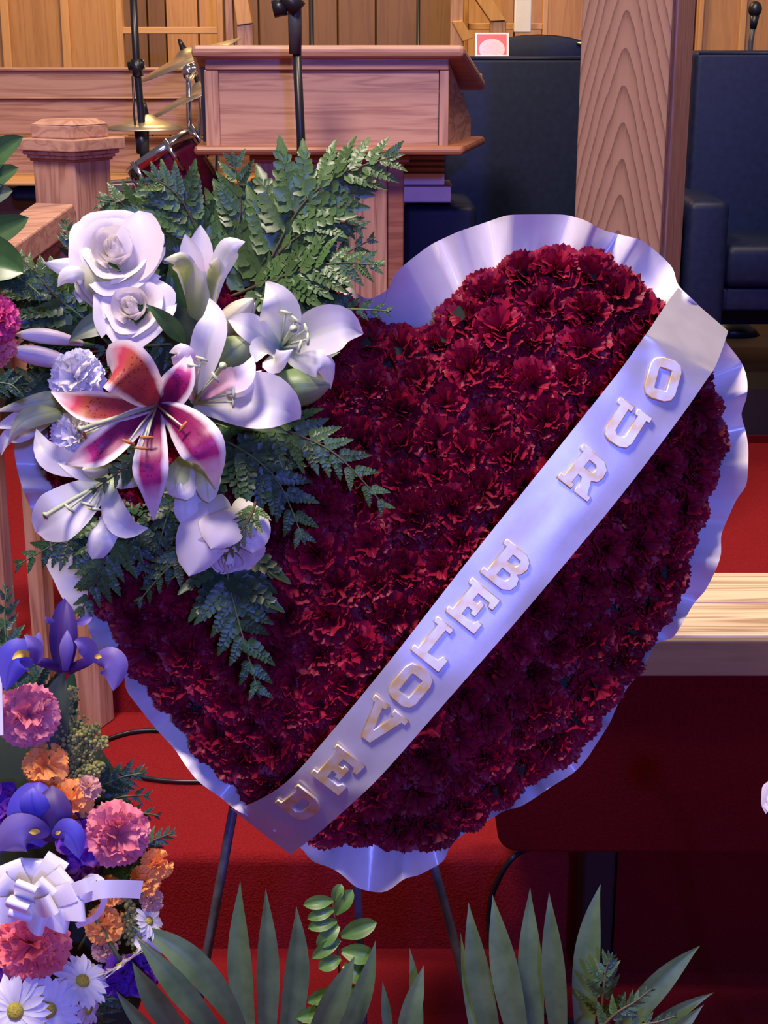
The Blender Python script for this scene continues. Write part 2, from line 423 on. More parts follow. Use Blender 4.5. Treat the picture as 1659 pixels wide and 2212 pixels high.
# ================================================================== tall oak post at right
YC = 3.25
th_ = math.radians(23); ex = V3((math.cos(th_), -math.sin(th_), 0)); ey = V3((math.sin(th_), math.cos(th_), 0))
c0 = PY(1247, 300, YC); c0.z = Z2
# the right front corner lies on the sight line of column 1438
k_ = PY(1438, 300, 1.0); wf = (k_.x * c0.y - c0.x * k_.y) / (ex.x * k_.y - ex.y * k_.x)
t = thing('oak_column', 'tall oak post with arched grain standing behind the flower heart', 'post', c0 + ex * wf / 2)
def col_piece(name, u0, u1, v0, v1, mat, bev=0.003):
    return part(name, MB().prism([c0 + ex * u0 + ey * v0, c0 + ex * u1 + ey * v0, c0 + ex * u1 + ey * v1, c0 + ex * u0 + ey * v1], (0, 0, 2.0)), mat, t, False, bev)
col_piece('face_board', 0, wf, 0, .02, M['oak_arch'])
col_piece('core', .004, wf - .006, .02, .21, M['oak_col'], 0)
col_piece('groove_strip', wf - .008, wf - .002, .02, .034, M['oak_dark'], 0)
col_piece('side_board', wf - .012, wf + .004, .036, .19, M['oak_col'])
col_piece('edge_bead', wf - .008, wf, .195, .215, M['oak_col'], 0.003)

# ================================================================== armchairs
def soft(mb_args, name, parent, bev=0.03, mat=None):
    o = part(name, MB().box(*mb_args), mat or M['leather'], parent, True)
    m = o.modifiers.new('bevel', 'BEVEL'); m.width = bev; m.segments = 4; m.limit_method = 'ANGLE'
    return o
YA = 4.98
def armchair(label, x0, x1, top_py, arm_py, seat_py, arm_w, Yf):
    """x0,x1: outer sides in picture columns at the arm fronts"""
    xa, xb = X(x0, Yf, 450), X(x1, Yf, 450)
    t = thing('armchair', label, 'armchair', ((xa + xb) / 2, Yf, Z3), 'pulpit armchairs')
    za, zs_, ztop = PY(0, arm_py, Yf).z, PY(0, seat_py, Yf).z, PY(0, top_py, Yf + 0.42).z
    aw = arm_w
    soft(((xa, Yf, Z3 + .05), (xa + aw, Yf + .60, za)), 'arm', t, 0.025)
    soft(((xb - aw, Yf, Z3 + .05), (xb, Yf + .60, za)), 'arm', t, 0.025)
    soft(((xa + aw * .6, Yf + .40, Z3 + .1), (xb - aw * .6, Yf + .58, ztop)), 'backrest', t, 0.02)
    part('piping', MB().tube([(xa + aw * .6 + .012, Yf + .405, ztop - .008), (xb - aw * .6 - .012, Yf + .405, ztop - .008)], 0.006), M['leather'], t)
    soft(((xa + aw, Yf + .03, zs_ - .13), (xb - aw, Yf + .45, zs_)), 'seat', t, 0.03)
    soft(((xa + aw, Yf + .05, zs_ - .20), (xb - aw, Yf + .45, zs_ - .13)), 'seat_rail', t, 0.01)
    for px_, py_ in ((xa + .03, Yf + .04), (xb - .03, Yf + .04), (xa + .03, Yf + .54), (xb - .03, Yf + .54)):
        part('foot', MB().box((px_ - .025, py_ - .025, Z3), (px_ + .025, py_ + .025, Z3 + .05)), M['blackw'], t, False)
    return t
YF = 4.45
armchair('wide navy leather armchair between pulpit and oak post', 868, 1478, 121, 443, 560, 0.22, YF)
armchair('navy leather armchair cut by the right edge, right of the oak post', 1486, 2120, 109, 434, 532, 0.125, YF)
t = thing('high_back_chair', 'dark high chair with rounded top and brass nails behind the red card', 'chair', (X(1165, 6.1, 90), 6.1, Z3))
pr = []
for k in range(13):
    a = math.pi * (1 - k / 12)
    p = PY(1165 + 128 * math.cos(a), 118 - 44 * math.sin(a), 6.1); pr.append((p.x, 6.1, p.z))
bz = Z3 + .40
part('backrest', MB().prism([(pr[0][0], 6.1, bz)] + pr + [(pr[-1][0], 6.1, bz)], (0, .09, 0)), M['leather'], t, True, 0.01)
part('seat', MB().box((pr[0][0], 5.65, bz - .08), (pr[-1][0], 6.1, bz)), M['leather'], t, True, 0.03)
for k in (3, 9):
    part('brass_nail', MB().ball((pr[k][0], 6.09, pr[k][2] - .012), (.02, .008, .008)), M['brassnail'], t)
for sx in (pr[0][0] + .03, pr[-1][0] - .03):
    for sy in (5.68, 6.15):
        part('leg', MB().box((sx - .02, sy - .02, Z3), (sx + .02, sy + .02, bz - .07)), M['blackw'], t, False)

# card on the chair back
def card_mat():
    m, nt, p = nmat('red_card_print')
    t_ = nt.nodes.new('ShaderNodeTexCoord'); s = nt.nodes.new('ShaderNodeSeparateXYZ'); nt.links.new(t_.outputs['UV'], s.inputs[0])
    x = math_n(nt, 'SUBTRACT', s.outputs[0], 0.5); y = math_n(nt, 'SUBTRACT', s.outputs[1], 0.30)
    r = math_n(nt, 'SQRT', math_n(nt, 'ADD', math_n(nt, 'POWER', math_n(nt, 'MULTIPLY', x, 1.1), 2.0), math_n(nt, 'POWER', math_n(nt, 'MULTIPLY', y, 0.95), 2.0)))
    inner = math_n(nt, 'LESS_THAN', r, 0.42)
    ax = math_n(nt, 'MAXIMUM', math_n(nt, 'ABSOLUTE', x), math_n(nt, 'ABSOLUTE', math_n(nt, 'SUBTRACT', s.outputs[1], 0.5)))
    edge = math_n(nt, 'GREATER_THAN', ax, 0.44)
    n = tex_noise(nt, coord(nt, 'UV', (3, 26, 1)), 3.0, 2)
    txt = math_n(nt, 'MULTIPLY', math_n(nt, 'GREATER_THAN', n, 0.56), math_n(nt, 'LESS_THAN', r, 0.30))
    c = mixc(nt, inner, (0.85, 0.12, 0.16), (0.88, 0.62, 0.74))
    c = mixc(nt, txt, c, (0.62, 0.45, 0.62)); c = mixc(nt, edge, c, (0.92, 0.86, 0.90))
    nt.links.new(c, p.inputs['Base Color']); setp(p, Roughness=0.4); return m
M['card'] = card_mat()
YK = YF + 0.44
c0, c1 = PY(1026, 122, YK), PY(1100, 71, YK)
mb = MB(); mb.grid([[V3((lerp(c0.x, c1.x, u), YK + 0.02 * v, lerp(c0.z, c1.z, v))) for u in (0, 1)] for v in (0, 1)])
single('printed_card', mb, M['card'], 'small red and white printed card on top of the armchair back', 'card', smooth=False, solid=0.003)

# books on the chair arm
def book(label, x0, x1, y0, y1, Y, pages):
    a, b = PY(x0, y1, Y), PY(x1, y0, Y)
    t = thing('book', label, 'book', ((a.x + b.x) / 2, Y + .08, a.z), 'books piled on the armchair arm')
    th = 0.0022
    part('page_block', MB().box((a.x, Y, a.z + th), (b.x, Y + .20, b.z - th)), M[pages], t, False, 0.002)
    part('cover', MB().box((a.x - .02, Y - .004, a.z), (b.x + .004, Y + .204, a.z + th)), M['cover'], t, False)
    part('cover', MB().box((a.x - .02, Y - .004, b.z - th), (b.x + .004, Y + .204, b.z)), M['cover'], t, False)
YBk = 4.42
book('thick pale book at the bottom of the pile', 846, 974, 401, 438, YBk, 'page')
book('pale book in the middle of the pile under the pulpit shelf', 846, 960, 373, 401, YBk, 'page')
book('thin brown book lying on the pale books', 846, 960, 360, 373, YBk, 'page_brown')
book('second thin brown book of the pile', 846, 959, 348, 360, YBk, 'page_brown')
book('topmost brown book right under the pulpit shelf', 846, 959, 335, 348, YBk, 'page_brown')

# ================================================================== microphones
YM = 3.7
t = thing('microphone_stand', 'black microphone stand with clutch grip before the pulpit', 'stand', (X(652, YM), YM, Z2))
def px_tube(pts, r, Y, n=10): return MB().tube([PY(x, y, Y) for x, y in pts], r, n)
b0 = PY(655, 560, YM)
part('pole', MB().tube([PY(640, 90, YM), PY(650, 300, YM), b0, V3((b0.x, YM, Z2 + .02))], 0.0105), M['black'], t)
part('clutch', MB().tube([PY(636, -20, YM), PY(637, 45, YM), PY(638, 117, YM)], [0.014, 0.0165, 0.0145], 12), M['grey_plastic'], t)
part('boom_pivot', px_tube([(616, -10), (646, 22)], 0.021, YM - .01), M['black'], t)
part('boom_knob', MB().tube([PY(590, 20, YM), PY(618, 14, YM)], 0.020, 12), M['black'], t)
part('lower_sleeve', MB().tube([PY(655, 465, YM), V3((b0.x, YM, Z2 + .30))], 0.020, 12), M['black'], t)
part('base', MB().lathe([(0.0, .03), (.05, .028), (.13, .012), (.135, 0), (0, 0)], 24, Matrix.Translation((b0.x, YM, Z2))), M['black'], t)
def thin_stand(label, px, Y, r):
    a = PY(px, -60, Y)
    t = thing('stand_pole', label, 'stand', (a.x, Y, Z3), 'thin stands behind the pulpit')
    part('pole', MB().tube([(a.x, Y, Z3 + .01), a], r), M['black'], t)
    part('base', MB().lathe([(0.0, .03), (.05, .028), (.12, .012), (.125, 0), (0, 0)], 20, Matrix.Translation((a.x, Y, Z3))), M['black'], t)
thin_stand('thin black stand pole just behind the microphone stand', 671, 5.2, 0.0085)
thin_stand('thin black stand pole rising behind the pulpit middle', 904, 5.2, 0.0065)
YG = 5.25
t = thing('gooseneck_microphone', 'dark microphone with foam ball above the right armchair', 'microphone', (X(1620, YG, 60), YG, Z3))
part('windscreen', MB().ball(PY(1631, 20, YG), (0.023, 0.023, 0.026), 14, 10), M['black'], t)
part('body', MB().tube([PY(1630, 34, YG), PY(1627, 62, YG)], [0.016, 0.010], 12), M['black'], t)
part('neck', MB().tube([PY(1627, 60, YG), PY(1622, 90, YG), PY(1620, 118, YG), V3((X(1620, YG, 118), YG, Z3 + .05))], 0.0085), M['grey_plastic'], t)
part('foot', MB().lathe([(0, .05), (.06, .045), (.10, 0), (0, 0)], 20, Matrix.Translation((X(1620, YG, 118), YG, Z3))), M['black'], t)

# ================================================================== drum kit
YD = 4.75
def cymbal(label, c, ax_px, tilt_dir, rad, Y, stand):
    cpos = PY(c[0], c[1], Y)
    base = V3((stand, Y, Z3))
    t = thing('cymbal', label, 'cymbal', (cpos.x, cpos.y, Z3), 'cymbals of the drum kit')
    Mx = frame(cpos, tilt_dir)
    prof = [(0.004, .022), (.02, .020), (.035, .010), (.05, .004), (rad * .6, -.004), (rad, -.016), (rad, -.018), (.05, .001), (0.004, .014)]
    part('plate', MB().lathe(prof, 40, Mx), M['brass'], t)
    n = V3(tilt_dir).normalized()
    part('wing_nut', MB().tube([cpos + n * .018, cpos + n * .055], [.012, .005], 8), M['black'], t)
    part('rod', MB().tube([cpos - n * .006, cpos - n * .12, V3((cpos.x, cpos.y, Z3 + .3)), V3((cpos.x, cpos.y, Z3))], 0.008), M['chrome'], t)
    return t
cymbal('tilted bronze cymbal with black wing nut left of the pulpit top', (402, 120), 0, (-0.40, -0.10, 1.0), 0.185, 5.05, 0)
cymbal('steeply tilted bronze cymbal half behind the pulpit', (436, 190), 0, (-0.46, -0.04, 1.0), 0.235, 4.80, 0)
cymbal('flat bronze cymbal above the tilted drum', (314, 263), 0, (0.0, -0.02, 1.0), 0.122, 4.5, 0)
YBm = 4.45
t = thing('boom_stand', 'black boom stand with clamp rising through the flat cymbal', 'stand', (X(306, YBm, 270), YBm, Z2))
part('pole', MB().tube([PY(287, -20, YBm), PY(295, 140, YBm), PY(304, 235, YBm), PY(308, 300, YBm), V3((X(308, YBm, 300), YBm, Z2))], 0.0105), M['black'], t)
part('clamp', MB().tube([PY(277, 143, YBm), PY(312, 139, YBm)], 0.012), M['black'], t)
part('clamp_body', MB().tube([PY(294, 128, YBm), PY(298, 165, YBm)], 0.016), M['black'], t)
part('wing_screw', MB().tube([PY(309, 127, YBm), PY(311, 150, YBm)], 0.004), M['chrome'], t)
part('sleeve', MB().tube([PY(306, 284, YBm - .03), PY(309, 332, YBm - .03)], [.021, .017], 12), M['black'], t)
part('cable', MB().tube([PY(286, 165, YBm - .02), PY(290, 250, YBm - .02), PY(297, 330, YBm - .02)], 0.003), M['black'], t)
t = thing('tom_stand', 'chrome tom arm with clamp left of the pulpit', 'stand', (X(408, 4.66, 250), 4.66, Z3))
part('rod', MB().tube([PY(407, 165, 4.66), PY(409, 285, 4.66), V3((X(409, 4.66, 285), 4.66, Z3))], 0.008), M['chrome'], t)
part('clamp', MB().ball(PY(407, 157, 4.66), (.02, .02, .024), 10, 8), M['chrome'], t)
part('wing_screw', MB().tube([PY(414, 138, 4.66), PY(430, 160, 4.66)], 0.006), M['chrome'], t)
# tom
axis = (P(1, 0, 1) - P(0, 0, 1)).normalized() * 0.46 + V3((0, -0.30, 0)) + V3((0, 0, -1.0))
def drum(label, top_c, ax, r, L, Y, nl):
    c = PY(top_c[0], top_c[1], Y); ax = V3(ax).normalized()
    t = thing('drum', label, 'drum', (c.x, c.y, Z3), 'drums of the kit')
    Mx = frame(c, ax, xhint=(1, 0, 0))
    part('shell', MB().lathe([(r, -.01), (r, L), (r - .01, L), (0, L)], 36, Mx), M['drum'], t)
    part('head', MB().lathe([(0, -.006), (r, -.004), (r, 0)], 36, Mx), M['paper'], t)
    part('hoop', MB().lathe([(r, -.016), (r + .012, -.016), (r + .012, .014), (r, .014), (r, -.016)], 36, Mx), M['chrome'], t)
    for k in range(nl):
        a = 2 * math.pi * k / nl + .2
        p0 = Mx @ V3(((r + .012) * math.cos(a), (r + .012) * math.sin(a), -.02)); p1 = Mx @ V3(((r + .012) * math.cos(a), (r + .012) * math.sin(a), L * .45))
        part('lug', MB().tube([p0, p1], [.008, .008], 8), M['chrome'], t)
    return t
drum('tilted wine red tom drum with chrome hoop', (352, 332), (0.53, -0.06, -0.84), 0.102, 0.17, 4.40, 6)
drum('upright snare drum partly hidden behind the newel post', (322, 404), (0, 0, -1), 0.140, 0.13, 4.85, 8)

# ================================================================== newel post, handrail, balusters
YN = 2.98
def turned(pt, c, a):   # rotate about the vertical
    d = V3(pt) - V3(c); ca, sa = math.cos(a), math.sin(a)
    return V3(c) + V3((d.x * ca - d.y * sa, d.x * sa + d.y * ca, d.z))
nc = PY(158, 400, YN + .03); ang = math.radians(-30)
nc = V3((nc.x, YN + .03, 0))
t = thing('newel_post', 'oak newel post with moulded cap left of the flower heart', 'post', (nc.x, nc.y, Z2))
def nbox(name, hw, z0, z1, bev=0.003, mat='oak_z'):
    pl = [turned((nc.x + sx * hw, nc.y + sy * hw, z0), (nc.x, nc.y, z0), ang) for sx, sy in ((-1, -1), (1, -1), (1, 1), (-1, 1))]
    return part(name, MB().prism(pl, (0, 0, z1 - z0)), M[mat], t, False, bev)
zN = lambda py: PY(158, py, YN - .05).z
sc_ = 0.0525
nbox('shaft', sc_, Z2, zN(348))
nbox('moulding', sc_ * 1.08, zN(352), zN(346), 0.002, 'oak_dark')
nbox('moulding', sc_ * 1.16, zN(346), zN(338), 0.003)
nbox('moulding', sc_ * 1.26, zN(338), zN(328), 0.003)
nbox('cap_slab', sc_ * 1.42, zN(328), zN(302), 0.002, 'oak_x')
nbox('cap_block', sc_ * 1.0, zN(302), zN(272), 0.003, 'oak_x')
pl = [turned((nc.x + sx * sc_, nc.y + sy * sc_, zN(272)), (nc.x, nc.y, zN(272)), ang) for sx, sy in ((-1, -1), (1, -1), (1, 1), (-1, 1))]
pu = [turned((nc.x + sx * sc_ * .72, nc.y + sy * sc_ * .72, zN(260)), (nc.x, nc.y, zN(260)), ang) for sx, sy in ((-1, -1), (1, -1), (1, 1), (-1, 1))]
part('cap_top', MB().add(pl + pu, [(0,1,5,4),(1,2,6,5),(2,3,7,6),(3,0,4,7),(4,5,6,7)]), M['oak_x'], t, False, 0.002)
# handrail falls to the lower left, towards the viewer
A_ = PY(122, 462, YN - .03); B_ = PY(-130, 640, YN - .42)
t = thing('handrail', 'sloping oak handrail running down from the newel post', 'handrail', A_)
d_ = (B_ - A_).normalized(); sd = d_.cross(V3((0, 0, 1))).normalized(); up = sd.cross(d_).normalized()
if up.z < 0: up = -up
sec = [sd * .042 + up * .022, sd * -.042 + up * .022, sd * -.042 - up * .026, sd * .042 - up * .026]
part('rail', MB().prism([A_ + s for s in sec], B_ - A_), M['oak_x'], t, False, 0.004)
sec = [sd * .028 - up * .026, sd * -.028 - up * .026, sd * -.028 - up * .052, sd * .028 - up * .052]
part('moulding', MB().prism([A_ + s for s in sec], B_ - A_), M['oak_dark'], t, False, 0.004)
def baluster(label, pxl, pxc, pxr, py, Y, zb_, zt_):
    a, c, b = X(pxl, Y + .01, py), X(pxc, Y, py), X(pxr, Y + .012, py)
    pl = [(a, Y + .012, zb_), (c, Y, zb_), (b, Y + .030, zb_), (b - (c - a), Y + .042, zb_)]
    single('baluster', MB().prism(pl, (0, 0, zt_ - zb_)), M['oak_z'], label, 'baluster', 'balusters of the platform rail', smooth=False, bevel=0.002)
zr = lambda q: (A_ + (B_ - A_) * q).z - .05
baluster('plain oak baluster cut by the left edge of the picture', -38, 0, 17, 1150, 2.72, Z1, zr(.58))
baluster('plain oak baluster beside the violet iris', 62, 95, 113, 1300, 2.74, Z1, zr(.28))
t = thing('rail_base_post', 'short square oak post foot behind the violet iris', 'post', (X(190, 2.7, 1500), 2.70, Z1))
part('shaft', MB().prism([(X(150, 2.70, 1500), 2.72, Z1), (X(214, 2.70, 1500), 2.70, Z1), (X(235, 2.70, 1500), 2.745, Z1), (X(170, 2.7, 1500), 2.765, Z1)], (0, 0, .62)), M['oak_z'], t, False, 0.003)
part('top_block', MB().prism([(X(146, 2.70, 1500), 2.715, Z1 + .62), (X(216, 2.70, 1500), 2.694, Z1 + .62), (X(239, 2.70, 1500), 2.748, Z1 + .62), (X(168, 2.7, 1500), 2.77, Z1 + .62)], (0, 0, .03)), M['oak_z'], t, False, 0.004)

# ================================================================== carpeted bench with wooden top (right)
YT = 2.02
zc0, zc1, zap = PY(1500, 1452, YT).z, PY(1500, 1372, YT).z, PY(1300, 1842, YT + .02).z
xlft, xrgt = X(1075, YT + .02, 1800), 1.6
zz = zc1; YTb = PZ(1560, 1236, zz).y
t = thing('altar_bench', 'carpet covered bench with pale oak top right of the flower heart', 'bench', ((X(1350, YT, 1500) + xrgt) / 2, (YT + YTb) / 2, Z1))
part('top_board', MB().box((X(1075, YT, 1400) - .01, YT, zc0), (xrgt, YT + (YTb - YT) * .5 - .0015, zc1)), M['table'], t, False, 0.004)
part('top_board', MB().box((X(1075, YT, 1400) - .01, YT + (YTb - YT) * .5 + .0015, zc0), (xrgt, YTb, zc1)), M['table'], t, False, 0.004)
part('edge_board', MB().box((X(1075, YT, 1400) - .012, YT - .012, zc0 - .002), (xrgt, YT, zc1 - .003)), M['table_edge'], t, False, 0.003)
pr = [(xrgt, zc0), (xlft, zc0)]
r = .032
for k in range(7):
    a = math.pi + k * math.pi / 2 / 6
    pr.append((xlft + r + r * math.cos(a), zap + r + r * math.sin(a)))
pr.append((xrgt, zap - 0.012))
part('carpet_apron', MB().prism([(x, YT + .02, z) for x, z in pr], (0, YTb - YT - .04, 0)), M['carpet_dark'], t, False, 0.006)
for px in (1292, 1800):
    part('leg', MB().box((X(px - 34, YT + .1, 1900), YT + .09, 0), (X(px + 34, YT + .1, 1900), YT + .17, zap + .02)), M['blackw'], t, False, 0.004)
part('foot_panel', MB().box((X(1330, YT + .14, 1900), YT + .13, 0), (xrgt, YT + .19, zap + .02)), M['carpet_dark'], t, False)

# cables on the carpet
def cable(label, pts, r=0.005):
    single('cable', MB().tube(crom(pts, 40), r, 8), M['black'], label, 'cable', 'cables on the red platform')
cable('black cable looping down the step below the carpeted bench', [PZ(1300, 1815, Z1 + .006), PZ(1180, 1826, Z1 + .006), PZ(1110, 1842, Z1 + .02) + V3((0, -.01, 0)), V3((X(1066, 2.18, 1920), 2.185, Z1 - .05)), V3((X(1058, 2.17, 2000), 2.185, .06)), PZ(1075, 2095, .007), PZ(1140, 2170, .007), PZ(1300, 2230, .007)])
cable('black cable curving on the red step behind the iris', [PZ(150, 1690, Z1 + .006), PZ(200, 1620, Z1 + .006), PZ(250, 1590, Z1 + .006), PZ(330, 1577, Z1 + .006), PZ(450, 1590, Z1 + .006), PZ(600, 1640, Z1 + .006)], 0.0042)
cable('black cable lying along the red step left of the heart', [PZ(180, 1640, Z1 + .006), PZ(262, 1668, Z1 + .006), PZ(340, 1684, Z1 + .006), PZ(430, 1688, Z1 + .006), PZ(600, 1680, Z1 + .006), PZ(800, 1640, Z1 + .006)], 0.0042)
# ================================================================== petal and leaf materials
def petal_mat(name, stops, edge=None, spots=None, rough=0.5, transl=0.25, rib=None, edge_w=0.62):
    """colour along the petal (UV v), its own rim and speckles"""
    m, nt, p = nmat(name)
    t_ = nt.nodes.new('ShaderNodeTexCoord'); s = nt.nodes.new('ShaderNodeSeparateXYZ'); nt.links.new(t_.outputs['UV'], s.inputs[0])
    nz = tex_noise(nt, coord(nt, 'Object'), 60, 3)
    al = math_n(nt, 'ADD', s.outputs[1], math_n(nt, 'MULTIPLY_ADD', nz, 0.12, -0.06))
    c = ramp(nt, al, stops)
    ax = math_n(nt, 'MULTIPLY', math_n(nt, 'ABSOLUTE', math_n(nt, 'SUBTRACT', s.outputs[0], 0.5)), 2.0)
    if rib:
        c = mixc(nt, math_n(nt, 'MULTIPLY', math_n(nt, 'LESS_THAN', ax, 0.10), 0.45), c, rib)
    if edge:
        e = nt.nodes.new('ShaderNodeMapRange'); e.inputs['From Min'].default_value = edge_w; e.inputs['From Max'].default_value = edge_w + 0.25
        nt.links.new(math_n(nt, 'ADD', ax, math_n(nt, 'MULTIPLY_ADD', nz, 0.2, -0.1)), e.inputs['Value'])
        c = mixc(nt, e.outputs[0], c, edge)
    if spots:
        v = nt.nodes.new('ShaderNodeTexVoronoi'); v.inputs['Scale'].default_value = 260; nt.links.new(coord(nt, 'Object'), v.inputs['Vector'])
        k = math_n(nt, 'MULTIPLY', math_n(nt, 'LESS_THAN', v.outputs[0], 0.27), math_n(nt, 'LESS_THAN', s.outputs[1], 0.62))
        k = math_n(nt, 'MULTIPLY', k, math_n(nt, 'LESS_THAN', ax, edge_w))
        c = mixc(nt, math_n(nt, 'MULTIPLY', k, 0.9), c, spots)
    nt.links.new(c, p.inputs['Base Color']); setp(p, Roughness=rough)
    if transl: translucent(nt, p, c, transl)
    return m
def ruffle_mat(name, deep, bright, rough=0.55, per=0.25, transl=0.15):
    """carnation petals: tone varies by petal and grows brighter towards the frilled rim"""
    m, nt, p = nmat(name)
    t_ = nt.nodes.new('ShaderNodeTexCoord'); s = nt.nodes.new('ShaderNodeSeparateXYZ'); nt.links.new(t_.outputs['UV'], s.inputs[0])
    nz = tex_noise(nt, coord(nt, 'Object'), 55, 3)
    f = math_n(nt, 'ADD', math_n(nt, 'MULTIPLY', s.outputs[1], 0.18), math_n(nt, 'MULTIPLY', nz, 0.95))
    c = ramp(nt, f, [(0.25, deep), (0.85, bright)])
    oi = nt.nodes.new('ShaderNodeObjectInfo')
    hv = nt.nodes.new('ShaderNodeHueSaturation'); nt.links.new(math_n(nt, 'MULTIPLY_ADD', oi.outputs['Random'], per, 1 - per / 2), hv.inputs['Value']); nt.links.new(c, hv.inputs['Color'])
    c = hv.outputs[0]
    nt.links.new(c, p.inputs['Base Color']); setp(p, Roughness=rough); p.inputs['Specular IOR Level'].default_value = 0.3
    if transl: translucent(nt, p, c, transl)
    return m
M['red_carn'] = ruffle_mat('crimson_petals', (0.10, 0.0012, 0.013), (0.32, 0.0045, 0.034), 0.5, 0.5, 0.10)
M['white_carn'] = ruffle_mat('white_petals', (0.74, 0.72, 0.74), (0.90, 0.88, 0.90), 0.6, 0.05, 0.2)
M['pink_carn'] = ruffle_mat('pink_petals', (0.64, 0.11, 0.17), (0.84, 0.31, 0.35), 0.6, 0.1, 0.2)
M['coral_carn'] = ruffle_mat('coral_petals', (0.80, 0.10, 0.12), (0.95, 0.26, 0.26), 0.6, 0.1, 0.2)
M['magenta_carn'] = ruffle_mat('magenta_petals', (0.55, 0.03, 0.16), (0.80, 0.12, 0.32), 0.6, 0.1, 0.2)
M['orange_carn'] = ruffle_mat('orange_petals', (0.95, 0.31, 0.05), (1.0, 0.50, 0.14), 0.6, 0.08, 0.25)
M['peach_carn'] = ruffle_mat('faded_peach_petals', (0.62, 0.30, 0.20), (0.76, 0.46, 0.36), 0.6, 0.1, 0.25)
M['violet_stat'] = ruffle_mat('violet_florets', (0.07, 0.012, 0.19), (0.18, 0.035, 0.40), 0.6, 0.2, 0.1)
M['satin'] = None
def satin_mat(name, c1, c2, rough, metal):
    m, nt, p = nmat(name)
    v = coord(nt, 'Object'); f = tex_noise(nt, v, 700, 2); w_ = tex_noise(nt, v, 22, 3)
    nt.links.new(ramp(nt, w_, [(0.3, c1), (0.7, c2)]), p.inputs['Base Color'])
    setp(p, Roughness=rough, Metallic=metal); p.inputs['Specular IOR Level'].default_value = 0.8
    p.inputs['Sheen Weight'].default_value = 0.2
    bump(nt, p, f, 0.08, 0.0004); return m
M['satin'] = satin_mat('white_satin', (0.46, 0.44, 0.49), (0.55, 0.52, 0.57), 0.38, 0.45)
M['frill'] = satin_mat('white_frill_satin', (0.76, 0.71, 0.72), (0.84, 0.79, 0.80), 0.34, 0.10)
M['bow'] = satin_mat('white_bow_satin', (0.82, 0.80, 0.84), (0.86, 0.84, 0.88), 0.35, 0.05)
def leaf_mat(name, c1, c2, rough=0.38, per=0.35, spec=0.5):
    m, nt, p = nmat(name)
    f = tex_noise(nt, coord(nt, 'Object'), 40, 3); c = ramp(nt, f, [(0.3, c2), (0.7, c1)])
    oi = nt.nodes.new('ShaderNodeObjectInfo')
    hv = nt.nodes.new('ShaderNodeHueSaturation'); nt.links.new(math_n(nt, 'MULTIPLY_ADD', oi.outputs['Random'], per, 1 - per / 2), hv.inputs['Value']); nt.links.new(c, hv.inputs['Color'])
    nt.links.new(hv.outputs[0], p.inputs['Base Color']); setp(p, Roughness=rough); p.inputs['Specular IOR Level'].default_value = spec
    translucent(nt, p, hv.outputs[0], 0.15)
    return m
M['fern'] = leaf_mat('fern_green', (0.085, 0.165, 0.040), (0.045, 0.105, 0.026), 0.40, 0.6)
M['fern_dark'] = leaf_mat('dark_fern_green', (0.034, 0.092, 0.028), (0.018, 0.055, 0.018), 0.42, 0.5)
M['leaf'] = leaf_mat('leaf_green', (0.060, 0.150, 0.040), (0.035, 0.100, 0.030), 0.35)
M['leaf_grey'] = leaf_mat('grey_green_leaf', (0.085, 0.13, 0.085), (0.05, 0.085, 0.055), 0.42)
M['palm'] = leaf_mat('palm_green', (0.115, 0.190, 0.085), (0.065, 0.120, 0.05), 0.45, 0.3)
M['sprig'] = leaf_mat('bright_sprig_green', (0.14, 0.30, 0.06), (0.08, 0.19, 0.035), 0.38)
M['stem'] = plain('stem_green', (0.10, 0.17, 0.05), (0.06, 0.11, 0.03), 0.5)
M['stem_brown'] = plain('brown_stem', (0.10, 0.075, 0.03), None, 0.6)
M['foam'] = plain('floral_foam', (0.020, 0.035, 0.016), None, 0.9)
M['calyx'] = plain('calyx_green', (0.16, 0.26, 0.11), None, 0.5)

# ================================================================== carnation head: ruffled petals, facing +z
def ruffled_petal(rnd, L, hw, az, el, base_z, amp, nu=6, nv=17, fr=5.6):
    """a fan that gathers into folds towards its toothed rim"""
    ph = rnd.uniform(0, 6.28); fr = fr + rnd.uniform(-1.0, 1.0); rows = []; bend = rnd.uniform(-.15, 0.40)
    sk = rnd.uniform(-.35, .35); tw = rnd.uniform(-.35, .35)
    for i in range(nu):
        u = i / (nu - 1); row = []
        for j in range(nv):
            v = j / (nv - 1) * 2 - 1
            tooth = (0.034 * (1 if j % 2 else -1) + rnd.uniform(-.025, .025)) if i == nu - 1 else 0
            ln = L * u * (1 - 0.07 * v * v) * (1 + tooth)
            a = v * hw * (0.25 + 0.75 * u)
            rip = amp * u ** 1.5 * (math.sin(v * fr + ph) + 0.45 * math.sin(v * fr * 2.3 + ph * 2))
            x = ln * math.cos(a); y = ln * math.sin(a); z = rip + sk * y * u
            e = el - bend * u * u + tw * v * u
            X_, Z_ = x * math.cos(e) - z * math.sin(e), x * math.sin(e) + z * math.cos(e)
            ca, sa = math.cos(az), math.sin(az)
            row.append(V3((X_ * ca - y * sa, X_ * sa + y * ca, Z_ + base_z)))
        rows.append(row)
    return rows
def carn_layers(rnd, R, n):
    out = []
    for k in range(n):
        f = k / (n - 1)
        el = math.asin(min(1, lerp(0.0, 0.985, f))) + rnd.uniform(-.18, .18)
        L = R * lerp(1.05, 0.80, f) * rnd.uniform(.88, 1.06)
        az = k * 2.39996 + rnd.uniform(-.5, .5)
        out.append((L, rnd.uniform(.50, .80), az, el, R * lerp(-0.08, -0.02, f), R * rnd.uniform(.08, .14)))
    return out
